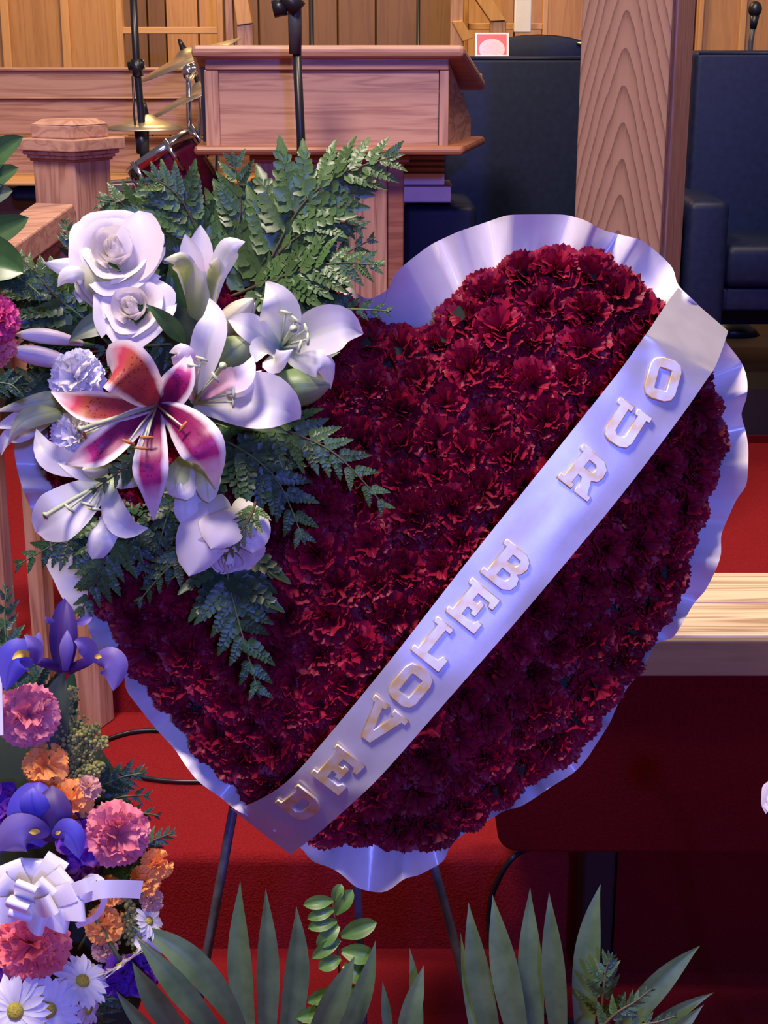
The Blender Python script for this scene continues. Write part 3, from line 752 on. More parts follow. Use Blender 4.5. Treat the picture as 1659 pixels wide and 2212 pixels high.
def carnation_mesh(name, seed, mat, R=1.0, n=44, nu=6, nv=17):
    rnd = random.Random(seed); mb = MB()
    for L, hw, az, el, bz, amp in carn_layers(rnd, R, n):
        mb.grid(ruffled_petal(rnd, L, hw, az, el, bz, amp, nu, nv))
    return mb.mesh(name, mat)
RED = [carnation_mesh('carnation_head', 10 + k, M['red_carn']) for k in range(6)]

# ================================================================== heart outline (picture columns and rows, measured on the backing)
OUT = [(868, 700), (930, 688), (960, 655), (1030, 592), (1100, 548), (1200, 528), (1290, 545), (1360, 585), (1430, 645), (1500, 710), (1545, 785),
       (1566, 880), (1568, 970), (1556, 1060), (1520, 1160), (1490, 1240), (1450, 1350), (1380, 1450), (1325, 1540), (1265, 1620), (1160, 1705), (1060, 1785),
       (980, 1830), (900, 1850), (800, 1840), (720, 1838), (640, 1800), (560, 1750), (500, 1712), (425, 1618), (340, 1538), (265, 1430), (205, 1330), (155, 1200), (105, 1080),
       (88, 960), (105, 830), (170, 715), (270, 620), (400, 565), (540, 562), (660, 590), (760, 635), (820, 690)]
def densify(poly, step):
    out = []; n = len(poly)
    for i in range(n):
        a, b = V3((*poly[i], 0)), V3((*poly[(i + 1) % n], 0)); k = max(1, int((b - a).length / step))
        out += [a.lerp(b, j / k) for j in range(k)]
    return out
DENSE = densify(OUT, 12)
def inside(x, y, poly=OUT):
    c = False; n = len(poly); j = n - 1
    for i in range(n):
        xi, yi = poly[i]; xj, yj = poly[j]
        if (yi > y) != (yj > y) and x < (xj - xi) * (y - yi) / (yj - yi) + xi: c = not c
        j = i
    return c
def edge_near(x, y):
    best = None; bd = 1e9; q = V3((x, y, 0))
    for p in DENSE:
        d = (p - q).length_squared
        if d < bd: bd = d; best = p
    return best, math.sqrt(bd)
def dome(x, y):
    if not inside(x, y): return 0.02
    _, d = edge_near(x, y)
    return 0.022 + 0.056 * (1 - math.exp(-d / 130.0))

hb = H(829, 1560, -0.03)
heart = thing('flower_heart', 'large heart of deep red carnations with pleated white satin edge on an easel', 'wreath', H(870, 1850, 0.0))
# backing board and foam
inner = []
for p in densify(OUT, 30):
    q, r = p, None
    c = V3((830, 1150, 0)); inner.append(p + (c - p).normalized() * 42)
part('backing', MB().prism([H(p.x, p.y, -0.012) for p in inner], cW * 0.010), M['foam'], heart, False)
part('foam_body', MB().prism([H(c_.x, c_.y, 0.0) for c_ in [p + (V3((830, 1150, 0)) - p).normalized() * 18 for p in inner]], cW * 0.04), M['foam'], heart, False)
# carnations: a ring along the edge, then rows inwards
rnd = random.Random(4)
cent = []
def try_add(x, y, mn):
    for a, b, _ in cent:
        if (a - x) ** 2 + (b - y) ** 2 < mn * mn: return False
    cent.append((x, y, edge_near(x, y)[1])); return True
for off, mn, st_ in ((64, 70, 8), (124, 70, 8), (190, 72, 8), (262, 72, 8), (334, 72, 8), (406, 74, 8)):
    pts = densify(OUT, st_)
    for i, p in enumerate(pts):
        a, b = pts[i - 1], pts[(i + 1) % len(pts)]
        tdir = (b - a).normalized(); nrm = V3((-tdir.y, tdir.x, 0))
        if not inside(p.x + nrm.x * 8, p.y + nrm.y * 8): nrm = -nrm
        q = p + nrm * off
        if inside(q.x, q.y) and edge_near(q.x, q.y)[1] > off - 9: try_add(q.x + rnd.uniform(-5, 5), q.y + rnd.uniform(-5, 5), mn)
for _ in range(6000):
    x, y = rnd.uniform(100, 1570), rnd.uniform(540, 1850)
    if inside(x, y) and edge_near(x, y)[1] > 60: try_add(x, y, 62)
for i, (x, y, d) in enumerate(cent):
    e, dd = edge_near(x, y)
    outw = (V3((e.x - x, -(e.y - y), 0)).normalized() if dd > 1 else V3((0, 0, 0)))
    k = 0.95 * math.exp(-dd / 85.0)
    n = cW + (cU * outw.x + cV * outw.y) * k + V3((rnd.uniform(-.25, .25), rnd.uniform(-.1, .1), rnd.uniform(-.25, .25)))
    s = rnd.uniform(0.034, 0.042)
    place('carnation', RED[i % len(RED)], heart, frame(H(x, y, dome(x, y) - 0.012 + rnd.uniform(-.006, .006)), n, rnd.uniform(0, 6.28), s))

# pleated satin frill behind the flowers
FR = [(800, 648), (812, 640), (838, 628), (851, 592), (880, 566), (930, 528), (990, 500), (1050, 480), (1095, 464), (1150, 463), (1220, 463), (1265, 475), (1300, 497), (1345, 508), (1388, 518), (1420, 545), (1455, 578), (1462, 615),
      (1500, 650), (1540, 690), (1572, 745), (1598, 775), (1612, 805), (1616, 835), (1612, 868), (1598, 893), (1610, 925), (1617, 965), (1616, 1015), (1613, 1052), (1592, 1075), (1570, 1125), (1555, 1160), (1560, 1195), (1545, 1235), (1522, 1280),
      (1500, 1300), (1478, 1340), (1450, 1386), (1424, 1380), (1390, 1440), (1345, 1500), (1332, 1526), (1318, 1562), (1285, 1612), (1268, 1640), (1240, 1670), (1190, 1700), (1150, 1728), (1112, 1750), (1098, 1745), (1060, 1770), (1010, 1795), (966, 1832), (966, 1852), (945, 1872), (920, 1880), (905, 1895), (880, 1892), (855, 1912), (835, 1930), (800, 1926), (768, 1918),
      (740, 1890), (712, 1872), (670, 1862), (660, 1838), (600, 1800), (545, 1768), (500, 1745), (485, 1728), (450, 1705), (425, 1686), (398, 1650), (376, 1615), (350, 1590), (322, 1556), (290, 1515), (268, 1488), (270, 1462), (268, 1440), (240, 1435), (213, 1420), (203, 1392), (190, 1355), (180, 1328), (155, 1318), (132, 1290), (115, 1250), (97, 1218), (98, 1170), (80, 1112), (68, 1105), (50, 1060), (38, 1020), (30, 975), (35, 935),
      (48, 880), (75, 820), (105, 745), (150, 680), (190, 620), (240, 580), (300, 545), (352, 510), (400, 486), (450, 482), (500, 500), (545, 496), (590, 512), (620, 530), (690, 560), (735, 590), (770, 632), (790, 650)]
frd = densify(FR, 9)
# smooth then pleat
n = len(frd); sm = [(frd[i - 2] + frd[i - 1] * 2 + frd[i] * 3 + frd[(i + 1) % n] * 2 + frd[(i + 2) % n]) / 9 for i in range(n)]
rows = [[], [], [], [], [], []]
ph = 0.0; rnd = random.Random(21); step = 0.62; nxt = 0; ampk = 1.0; amps = 1.0
for i, p in enumerate(sm):
    if i >= nxt: step = rnd.choice((.15, .25, .35, .5, .7, .95)); nxt = i + rnd.randint(4, 12); ampk = rnd.uniform(.55, 1.2)
    ph += step * 0.8
    amps += (ampk - amps) * .25
    tri = amps * 2 / math.pi * math.asin(math.sin(ph)) * 0.8 + 0.35 * math.sin(ph * .37 + 1)
    e, dd = edge_near(p.x, p.y); c = V3((860, 1180, 0)); q = e + (c - e).normalized() * 55
    q = q + (V3((rnd.uniform(-3, 3), rnd.uniform(-3, 3), 0)))
    for r_ in range(6):
        f = r_ / 5; pt = q.lerp(p, f)
        hw = lerp(-0.004, 0.016, f ** 1.3) + tri * lerp(0.004, 0.033, f)
        rows[r_].append(H(pt.x, pt.y, hw))
mb = MB(); mb.grid([[rows[r_][i] for r_ in range(6)] for i in range(n)] + [[rows[r_][0] for r_ in range(6)]])
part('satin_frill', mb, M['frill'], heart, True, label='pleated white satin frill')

# ================================================================== sash with foil letters
SL = [(1465, 622, .026), (1437, 660, .072), (1404, 710, .119), (1386, 735, .128), (1330, 812, .131), (1200, 975, .135), (1000, 1225, .135), (840, 1430, .133), (700, 1600, .119), (620, 1688, .100), (548, 1733, .058), (497, 1746, .012)]
SR = [(1573, 715, .026), (1561, 752, .070), (1544, 794, .108), (1528, 818, .117), (1462, 912, .124), (1330, 1085, .132), (1130, 1325, .134), (960, 1520, .132), (830, 1668, .121), (758, 1738, .103), (684, 1803, .068), (627, 1846, .014)]
NS, NV = 110, 11
la, ra = crom(SL, NS), crom(SR, NS)
def sash_px(i, v):
    q = la[i].lerp(ra[i], v); s = i / (NS - 1)
    edge = 4 * v * (1 - v)
    wav = 0.0035 * noise.noise(V3((s * 9, v * 1.6, 3.1))) + 0.0018 * noise.noise(V3((s * 24, v * 3, 1.7)))
    q.z += wav + 0.001 * edge
    return q
sash_grid = [[sash_px(i, j / (NV - 1)) for j in range(NV)] for i in range(NS)]
mb = MB(); mb.grid([[H(q.x, q.y, q.z) for q in r] for r in sash_grid])
sash = thing('ribbon_banner', 'white satin sash with foil letters across the flower heart', 'sash', H(562, 1795, .02))
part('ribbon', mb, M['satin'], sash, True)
# slab-serif letters as filled outlines, unit height
def rrect(x0, y0, x1, y1, c):
    return [(x0 + c, y0), (x1 - c, y0), (x1 - c * .3, y0 + c * .3), (x1, y0 + c), (x1, y1 - c), (x1 - c * .3, y1 - c * .3), (x1 - c, y1), (x0 + c, y1), (x0 + c * .3, y1 - c * .3), (x0, y1 - c), (x0, y0 + c), (x0 + c * .3, y0 + c * .3)]
GL = {
 'O': [rrect(-.38, -.5, .38, .5, .22), rrect(-.17, -.28, .17, .28, .04)],
 'U': [[(-.45, .5), (-.45, .38), (-.36, .38), (-.36, -.28), (-.30, -.43), (-.14, -.5), (.14, -.5), (.30, -.43), (.36, -.28), (.36, .38), (.45, .38), (.45, .5), (.06, .5), (.06, .38), (.15, .38), (.15, -.22), (.06, -.30), (-.06, -.30), (-.15, -.22), (-.15, .38), (-.06, .38), (-.06, .5)]],
 'R': [[(-.45, -.5), (-.05, -.5), (-.05, -.38), (-.13, -.38), (-.13, -.12), (.0, -.12), (.12, -.38), (.06, -.38), (.06, -.5), (.46, -.5), (.46, -.38), (.36, -.38), (.22, -.06), (.36, .02), (.40, .18), (.36, .38), (.18, .5), (-.45, .5), (-.45, .38), (-.35, .38), (-.35, -.38), (-.45, -.38)], [(-.13, .08), (.08, .08), (.16, .14), (.16, .26), (.08, .32), (-.13, .32)]],
 'B': [[(-.45, -.5), (.20, -.5), (.38, -.38), (.42, -.20), (.36, -.06), (.26, .0), (.34, .08), (.38, .24), (.32, .40), (.16, .5), (-.45, .5), (-.45, .38), (-.34, .38), (-.34, -.38), (-.45, -.38)], [(-.12, .10), (.12, .10), (.16, .16), (.16, .28), (.12, .32), (-.12, .32)], [(-.12, -.32), (.14, -.32), (.19, -.26), (.19, -.14), (.14, -.08), (-.12, -.08)]],
 'E': [[(-.45, -.5), (.42, -.5), (.42, -.22), (.30, -.22), (.26, -.32), (-.12, -.32), (-.12, -.08), (.05, -.08), (.05, -.16), (.17, -.16), (.17, .18), (.05, .18), (.05, .10), (-.12, .10), (-.12, .32), (.24, .32), (.28, .22), (.40, .22), (.40, .5), (-.45, .5), (-.45, .38), (-.34, .38), (-.34, -.38), (-.45, -.38)]],
 'L': [[(-.42, -.5), (.42, -.5), (.42, -.16), (.29, -.16), (.24, -.31), (-.08, -.31), (-.08, .38), (.06, .38), (.06, .5), (-.42, .5), (-.42, .38), (-.30, .38), (-.30, -.38), (-.42, -.38)]],
 'V': [[(-.50, .5), (-.50, .38), (-.40, .38), (-.13, -.5), (.13, -.5), (.40, .38), (.50, .38), (.50, .5), (.10, .5), (.10, .38), (.19, .38), (.02, -.20), (-.02, -.20), (-.19, .38), (-.10, .38), (-.10, .5)]],
 'D': [[(-.45, -.5), (.12, -.5), (.32, -.40), (.40, -.20), (.40, .20), (.32, .40), (.12, .5), (-.45, .5), (-.45, .38), (-.34, .38), (-.34, -.38), (-.45, -.38)], [(-.12, -.30), (.06, -.30), (.16, -.18), (.16, .18), (.06, .30), (-.12, .30)]],
}
def foil_mat():
    m, nt, p = nmat('gold_foil')
    f = tex_noise(nt, coord(nt, 'Object'), 2.2, 2)
    c = ramp(nt, f, [(0.40, (0.86, 0.62, 0.22)), (0.62, (0.86, 0.82, 0.72))])
    nt.links.new(c, p.inputs['Base Color']); setp(p, Roughness=0.42, Metallic=0.6); return m
M['foil'] = foil_mat()
GM = {}
dg = None
def glyph(ch):
    if ch in GM: return GM[ch]
    cu = bpy.data.curves.new('letter_' + ch.lower(), 'CURVE'); cu.dimensions = '2D'; cu.fill_mode = 'BOTH'
    cu.extrude = 0.018; cu.bevel_depth = 0.022; cu.bevel_resolution = 1
    for poly in GL[ch]:
        sp = cu.splines.new('POLY'); sp.points.add(len(poly) - 1); sp.use_cyclic_u = True
        for q, (x, y) in zip(sp.points, poly): q.co = (x, y, 0, 1)
    o = bpy.data.objects.new('tmp', cu); COL.objects.link(o)
    me = bpy.data.meshes.new_from_object(o.evaluated_get(bpy.context.evaluated_depsgraph_get()))
    bpy.data.objects.remove(o); me.name = 'letter_' + ch.lower(); me.materials.clear(); me.materials.append(M['foil'])
    GM[ch] = me; return me
for ch, x, y in (('O', 1432, 820), ('U', 1350, 920), ('R', 1264, 1022), ('B', 1098, 1226), ('E', 1023, 1310), ('L', 946, 1392), ('O', 887, 1481), ('V', 818, 1563), ('E', 731, 1664), ('D', 650, 1738)):
    bi, bj, bd = 0, 0, 1e9
    for i in range(1, NS - 1):
        for j in range(1, NV - 1):
            q = sash_grid[i][j]; d = (q.x - x) ** 2 + (q.y - y) ** 2
            if d < bd: bi, bj, bd = i, j, d
    g = lambda i, j: H(sash_grid[i][j].x, sash_grid[i][j].y, sash_grid[i][j].z)
    up = (g(bi - 1, bj) - g(bi + 1, bj)).normalized(); rt = (g(bi, bj + 1) - g(bi, bj - 1)).normalized()
    nn = rt.cross(up).normalized()
    if nn.dot(cW) < 0: nn = -nn
    roll = 0.34 if (ch, x) == ('O', 1432) else (0.10 if ch == 'U' else 0.0)
    rt = up.cross(nn)
    Mx = frame(H(x, y, sash_grid[bi][bj].z + 0.0022), nn, roll, 0.046, xhint=rt)
    place('letter_' + ch.lower(), glyph(ch), sash, Mx)

# ================================================================== easel
t = thing('wire_easel', 'thin dark steel easel carrying the flower heart', 'easel', (H(829, 1560, 0).x, 1.75, 0))
def foot(px, py): return PZ(px, py, 0.006)
for a, b in (((520, 1662), (300, 2860)), ((918, 1800), (1205, 2860))):
    p0 = H(a[0], a[1], -0.03); p1 = P(b[0], b[1], D0 + 0.02); p1 = p0 + (p1 - p0) * ((p0.z - 0.006) / (p0.z - p1.z))
    top_ = p0 + (p0 - p1) * 0.45
    part('leg', MB().tube([top_, p0, p1], 0.0058, 8), M['steel'], t)
q0 = H(740, 1150, -0.05); q1 = P(772, 1925, D0 + .12); q2 = q0 + (q1 - q0) * ((q0.z - .006) / (q0.z - q1.z))
part('back_leg', MB().tube([q0, q2], 0.0058, 8), M['steel'], t)
part('crossbar', MB().tube([H(500, 1640, -.025), H(960, 1640, -.025)], 0.0055, 8), M['steel'], t)
part('hook', MB().tube([H(600, 1650, -.03), H(600, 1700, -.022), H(600, 1700, .02)], 0.004, 8), M['steel'], t)
part('hook', MB().tube([H(900, 1650, -.03), H(900, 1700, -.022), H(900, 1700, .02)], 0.004, 8), M['steel'], t)
# ================================================================== builders for flowers and leaves
BEZ = bez
def petal(spine, width, N=None, cup=0.25, tipp=0.9, basew=0.22, ruffle=0.0, nu=15, nv=9, rnd=None, peak=0.5, twist=0.0, rib=0.06, interp=False):
    """blade along a Bezier spine; width profile, rim raised towards N"""
    N = V3(N) if N is not None else cW; rows = []; ph = rnd.uniform(0, 6) if rnd else 0
    if interp:
        fine = crom(spine, 41)
        def bez(_, t):
            x = t * 40; k = min(int(x), 39); return fine[k].lerp(fine[k + 1], x - k)
    else:
        bez = BEZ
    for i in range(nu):
        t = i / (nu - 1); c = bez(spine, t); tg = (bez(spine, min(1, t + .02)) - bez(spine, max(0, t - .02))).normalized()
        sd = tg.cross(N)
        sd = sd.normalized() if sd.length > 1e-5 else cU
        nn = sd.cross(tg).normalized()
        if twist:
            q = Matrix.Rotation(twist * t, 3, tg); sd = q @ sd; nn = q @ nn
        if t < peak: wv = basew + (1 - basew) * math.sin(t / peak * math.pi / 2) ** 1.1
        else: wv = max(0.015, math.cos((t - peak) / (1 - peak) * math.pi / 2) ** tipp)
        wv *= width / 2; row = []
        for j in range(nv):
            v = j / (nv - 1) * 2 - 1
            z = cup * wv * v * v - rib * wv * math.exp(-(v * 5) ** 2)
            if ruffle: z += ruffle * width * abs(v) ** 1.5 * math.sin(t * 9 + ph + (2 if v > 0 else 0))
            row.append(c + sd * (v * wv) + nn * z)
        rows.append(row)
    return rows
def add_petal(parent, mat, name='petal', label=None, **k):
    mb = MB(); mb.grid(petal(**k)); return part(name, mb, mat, parent, True, label=label)
M['lily_white'] = petal_mat('white_lily', [(0.0, (0.52, 0.66, 0.38)), (0.16, (0.72, 0.78, 0.66)), (0.35, (0.82, 0.81, 0.82)), (1.0, (0.85, 0.84, 0.86))], rib=(0.70, 0.78, 0.60), rough=0.42)
M['lily_blush'] = petal_mat('blush_lily', [(0.0, (0.60, 0.25, 0.40)), (0.45, (0.80, 0.55, 0.66)), (0.75, (0.84, 0.78, 0.80)), (1.0, (0.86, 0.84, 0.82))], rough=0.42)
M['lily_star'] = petal_mat('stargazer_lily', [(0.0, (0.12, 0.03, 0.05)), (0.2, (0.20, 0.006, 0.075)), (0.52, (0.32, 0.008, 0.13)), (0.68, (0.56, 0.04, 0.24)), (0.82, (0.84, 0.66, 0.78)), (1.0, (0.86, 0.83, 0.86))], edge=(0.82, 0.74, 0.78), spots=(0.16, 0.005, 0.045), rough=0.42, edge_w=0.56)
M['lily_star_or'] = petal_mat('stargazer_pollen', [(0.0, (0.22, 0.03, 0.05)), (0.35, (0.30, 0.025, 0.05)), (0.58, (0.52, 0.11, 0.04)), (0.72, (0.62, 0.06, 0.12)), (0.88, (0.82, 0.66, 0.74)), (1.0, (0.84, 0.80, 0.82))], edge=(0.82, 0.72, 0.72), spots=(0.2, 0.01, 0.03), rough=0.42, edge_w=0.64)
M['lily_outer'] = petal_mat('green_lily_back', [(0.0, (0.24, 0.36, 0.10)), (0.5, (0.44, 0.52, 0.18)), (0.8, (0.64, 0.66, 0.36)), (1.0, (0.84, 0.82, 0.78))], edge=(0.80, 0.78, 0.70), rough=0.45, edge_w=0.6)
M['bud_green'] = petal_mat('lily_bud_green', [(0.0, (0.13, 0.23, 0.08)), (0.7, (0.20, 0.30, 0.11)), (1.0, (0.42, 0.46, 0.24))], rib=(0.07, 0.13, 0.045), rough=0.45, transl=0.1)
M['bud_cream'] = petal_mat('lily_bud_cream', [(0.0, (0.32, 0.38, 0.18)), (0.5, (0.60, 0.55, 0.36)), (1.0, (0.74, 0.70, 0.52))], rib=(0.34, 0.38, 0.16), rough=0.45, transl=0.1)
M['bud_pale'] = petal_mat('lily_bud_pale', [(0.0, (0.62, 0.48, 0.58)), (0.5, (0.78, 0.68, 0.78)), (0.92, (0.82, 0.80, 0.80)), (1.0, (0.55, 0.60, 0.36))], rib=(0.50, 0.38, 0.50), rough=0.4, transl=0.15)
M['bud_lime'] = petal_mat('lily_bud_lime', [(0.0, (0.42, 0.54, 0.18)), (0.6, (0.58, 0.68, 0.34)), (1.0, (0.80, 0.82, 0.70))], rib=(0.36, 0.48, 0.14), rough=0.45, transl=0.15)
M['filament'] = plain('lily_filament', (0.52, 0.62, 0.40), None, 0.5)
M['anther'] = plain('lily_anther', (0.20, 0.09, 0.05), None, 0.8)
M['anther_or'] = plain('lily_orange_anther', (0.50, 0.16, 0.04), None, 0.8)
M['pistil'] = plain('lily_pistil', (0.55, 0.66, 0.42), None, 0.4)
M['rose'] = petal_mat('white_rose', [(0.0, (0.68, 0.68, 0.46)), (0.3, (0.84, 0.77, 0.74)), (1.0, (0.86, 0.82, 0.84))], rough=0.5, transl=0.3)

def lily(label, center, petals, mat, stamens=(), pistil=None, anth='filament', group='lilies in the flower spray', stem=None):
    """center (px,py,w); petals: (points along the midrib, width, cup, options)"""
    c = H(*center); t = thing('lily', label, 'lily', c, group); rnd_ = random.Random(int(center[0] * 7 + center[1]))
    for q in petals:
        pts_, wd, cup = q[:3]; op = q[3] if len(q) > 3 else {}
        op = dict(op); m_ = op.pop('mat', mat)
        sp = ([] if op.pop('free', False) else [c]) + [H(*q_) for q_ in pts_]
        add_petal(t, M[m_], spine=sp, width=wd * 1.06 / FPX * D0, cup=cup, rnd=rnd_, interp=True, ruffle=op.pop('ruffle', 0.03), tipp=op.pop('tipp', 1.2), **op)
    for (tx, ty, tw) in stamens:
        e = H(tx, ty, tw); m = c.lerp(e, .5) + cW * .008
        f = part('stamen', MB().tube([c, m, e], [.0016, .0013, .0011], 6), M['filament'], t)
        ax = (e - m).normalized().cross(cW).normalized()
        part('anther', MB().tube([e - ax * .007, e + cW * .001, e + ax * .007], [.0012, .0022, .0012], 6), M[anth], f)
    if pistil:
        e = H(*pistil); m = c.lerp(e, .5) + cW * .006
        part('pistil', MB().tube([c, m, e - (e - m) * .05, e], [.0026, .0024, .0026, .0046], 8), M['pistil'], t)
    if stem:
        part('stem', MB().tube(crom([c] + [H(*s) for s in stem], 8), .004, 8), M['stem'], t)
    return t
def bud(label, a, b, wd, mat, bow=(0, 0, 0), name='lily_bud', group='lily buds in the flower spray', n=3):
    """closed bud: three overlapping tepals wrapped round the axis"""
    pa, pb = H(*a), H(*b); t = thing(name, label, 'lily bud', pa, group)
    ax = (pb - pa).normalized(); u = ax.orthogonal().normalized(); k = ax.cross(u); r = wd / FPX * D0 / 2
    mid = H((a[0] + b[0]) / 2 + bow[0], (a[1] + b[1]) / 2 + bow[1], (a[2] + b[2]) / 2 + bow[2])
    ph0 = math.atan2(cW.dot(k), cW.dot(u))
    for s in range(n):
        rows = []; a0 = ph0 + s * 2 * math.pi / n
        for i in range(13):
            tt = i / 12; c = bez([pa, mid, pb], tt)
            pr_ = r * (0.35 + 0.65 * math.sin(min(1, tt / .55) * math.pi / 2)) * (1 if tt < .55 else max(.07, math.cos((tt - .55) / .45 * math.pi / 2) ** .75))
            rows.append([c + (u * math.cos(a0 + v) + k * math.sin(a0 + v)) * pr_ * (1 + .10 * math.cos(v * 1.5)) for v in [(-1.15 + 2.3 * j / 8) for j in range(9)]])
        part('tepal', MB().grid(rows), M[mat], t)
    part('stem', MB().tube([pa, pa - ax * .02 - cW * .03], .003, 6), M['stem'], t)
    return t
def rose(label, c, facing, R, seed=1, n_out=7, xh=None, group='white roses in the flower spray', open_=1.0, mat='rose'):
    """cupped petals in a spiral; facing = direction of the bloom"""
    rnd_ = random.Random(seed); Mx = frame(c, facing, 0, R, xhint=xh); t = thing('rose', label, 'rose', c, group)
    k = 0
    def pet(r0, h, hwid, roll, z0, az, flare=0.0, close=0.0):
        rows = []; tip = rnd_.uniform(.05, .16); skew = rnd_.uniform(-.12, .12)
        for i in range(9):
            u = i / 8; row = []
            for j in range(11):
                v = j / 10 * 2 - 1
                a = az + v * hwid * (0.45 + 0.55 * math.sin(min(1, u * 1.4) * math.pi / 2))
                rr = r0 * (0.42 + 0.58 * math.sin(u * math.pi / 2)) + roll * max(0, u - .55) ** 2 * 4.2 * (1 + .25 * math.sin(v * 4 + az * 3)) + flare * u * u
                z = z0 + h * u * (1 - .16 * v * v) + tip * u * (1 - abs(v)) * .5 - roll * max(0, u - .72) ** 2 * 5.5 + skew * v * u * .5
                rr *= 1 - close * u ** 1.5
                rr *= 1 + .03 * math.sin(v * 6 + az)
                row.append(Mx @ V3((rr * math.cos(a), rr * math.sin(a), z)))
            rows.append(row)
        part('petal', MB().grid(rows), M[mat], t)
    for i in range(4): pet(.16 + .06 * i, .74 - .03 * i, 1.7, .0, -.05, i * 2.1, 0, .72 - .1 * i)
    for i in range(4): pet(.42 + .04 * i, .66 - .025 * i, 1.2, .05 * open_, -.16, .5 + i * 1.65, 0, .25 - .05 * i)
    for i in range(4): pet(.58 + .03 * i, .56 - .03 * i, 1.02, .14 * open_, -.24, i * 1.6, .04)
    for i in range(n_out): pet(.68 + .02 * i, .46 + rnd_.uniform(-.06, .06), .86, .24 * open_, -.30, .3 + i * 2 * math.pi / n_out, .12)
    part('calyx', MB().lathe([(.02, -.75), (.12, -.6), (.26, -.42), (.45, -.30), (.3, -.25)], 14, Mx), M['calyx'], t)
    return t
def big_carnation(label, c, facing, R, mat, seed, n=36, group='carnations in the flower spray', name='carnation', cat='carnation'):
    """each petal a part of its own"""
    rnd_ = random.Random(seed); Mx = frame(c, facing, 0, R); t = thing(name, label, cat, c, group)
    for L, hw, az, el, bz, amp in carn_layers(rnd_, 1.0, n):
        g = ruffled_petal(rnd_, L, hw * 1.1, az, el, bz, amp)
        part('petal', MB().grid([[Mx @ q for q in r] for r in g]), M[mat], t)
    part('calyx', MB().lathe([(.02, -1.0), (.14, -.85), (.2, -.3), (.3, -.02), (.1, 0)], 12, Mx), M['calyx'], t)
    return t
# ---- leatherleaf fern: pinna meshes along +x, length 1
def pinna_mesh(name, seed, mat, n=6):
    rnd_ = random.Random(seed); mb = MB()
    def leaflet(p0, d, L, W, up):
        """toothed blade with a fold along its midrib"""
        sd = V3((-d.y, d.x, 0)); k = 6; rows = []
        for i in range(k + 1):
            t = i / k; w_ = W * (math.sin(min(1, t / .38) * math.pi / 2) if t < .38 else math.cos((t - .38) / .62 * math.pi / 2) ** .8)
            w_ *= (1.13 if i % 2 else .86); c = p0 + d * (L * t) + V3((0, 0, up * L * t * t))
            fold = V3((0, 0, .28 * w_))
            rows.append([c + sd * w_ + d * (.03 * L) + fold, c, c - sd * w_ + d * (.03 * L) + fold])
        mb.grid(rows)
    for i in range(n):
        t = .06 + .66 * i / (n - 1)
        L = .275 * (1 - t) ** .70 + .03
        for s in (1, -1):
            a = s * math.radians(rnd_.uniform(44, 54)); tt = t + (.025 if s > 0 else -.025)
            leaflet(V3((tt, 0, -.10 * tt * tt)), V3((math.cos(a), math.sin(a), 0)), L * rnd_.uniform(.92, 1.1), L * .40, rnd_.uniform(-.22, .18))
    leaflet(V3((.64, 0, -.045)), V3((1, 0, -.05)), .40, .075, -.10)
    mb.tube([V3((0, 0, 0)), V3((.5, 0, -.025)), V3((.98, 0, -.096))], [.011, .008, .004], 5)
    return mb.mesh(name, mat)
PIN = [pinna_mesh('fern_pinna', 40 + k, M['fern']) for k in range(4)]
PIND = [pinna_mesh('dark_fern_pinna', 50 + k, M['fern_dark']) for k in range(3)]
def fern(label, pts, width, n=8, dark=False, N=None, seed=0, group='fern fronds in the flower spray', conv=H, droop=0.0, ang=58, t0=.16, shape=.75):
    """pts: rachis from base to tip (px,py,w); width: length of the longest pinna in picture units"""
    rnd_ = random.Random(seed + int(pts[0][0]) * 3 + int(pts[-1][1])); P3 = [conv(*p) for p in pts]
    N = V3(N) if N is not None else cW + V3((rnd_.uniform(-.3, .3), 0, rnd_.uniform(-.1, .35)))
    t = thing('fern_frond', label, 'fern frond', P3[0], group)
    cur = crom(P3, 24) if len(P3) > 2 else [P3[0].lerp(P3[1], i / 23) for i in range(24)]
    dist_ = (P3[0] - CAM).dot(cF); W_ = width / FPX * dist_
    part('rachis', MB().tube(cur, [lerp(.0018, .0007, i / 23) for i in range(24)], 6), M['stem_brown'] if not dark else M['stem'], t)
    src = PIND if dark else PIN
    W_ *= 1.22
    for i in range(n):
        f = t0 + (.93 - t0) * i / (n - 1)
        for s in (1, -1):
            ff = min(.97, f + (.02 if s > 0 else 0)); x = ff * 23; k = min(int(x), 22); p = cur[k].lerp(cur[k + 1], x - k)
            tg = (cur[min(k + 2, 23)] - cur[max(k - 1, 0)]).normalized()
            sd = N.cross(tg).normalized() * s; nn = tg.cross(sd).normalized() * s
            a = math.radians(lerp(ang, 34, f) + rnd_.uniform(-6, 6))
            d = (tg * math.cos(a) + sd * math.sin(a) - nn * (rnd_.uniform(-.05, .30) + droop)).normalized()
            L = W_ * ((1 - f) ** shape * .92 + .14) * rnd_.uniform(.86, 1.1)
            nn = (nn + V3((rnd_.uniform(-.35, .35), rnd_.uniform(-.2, .2), rnd_.uniform(-.35, .35)))).normalized()
            place('pinna', src[rnd_.randrange(len(src))], t, frame(p, nn - d * nn.dot(d), 0, L, xhint=d))
    tg = (cur[-1] - cur[-3]).normalized(); nn = (N - tg * N.dot(tg)).normalized()
    place('pinna', src[0], t, frame(cur[21], nn, 0, W_ * .26, xhint=tg))
    return t
def leaf(label, a, m, b, wd, mat, cup=.25, name='leaf', N=None, group=None, conv=H, tipp=1.0, cat='leaf', basew=.1):
    mb = MB(); pa, pm, pb = conv(*a), conv(*m), conv(*b)
    dd = (pa - CAM).dot(cF)
    mb.grid(petal([pa, pm, pb], wd / FPX * dd, N, cup, tipp, basew, 0, 15, 7, None, .45, 0, .15))
    return single(name, mb, M[mat], label, cat, group)

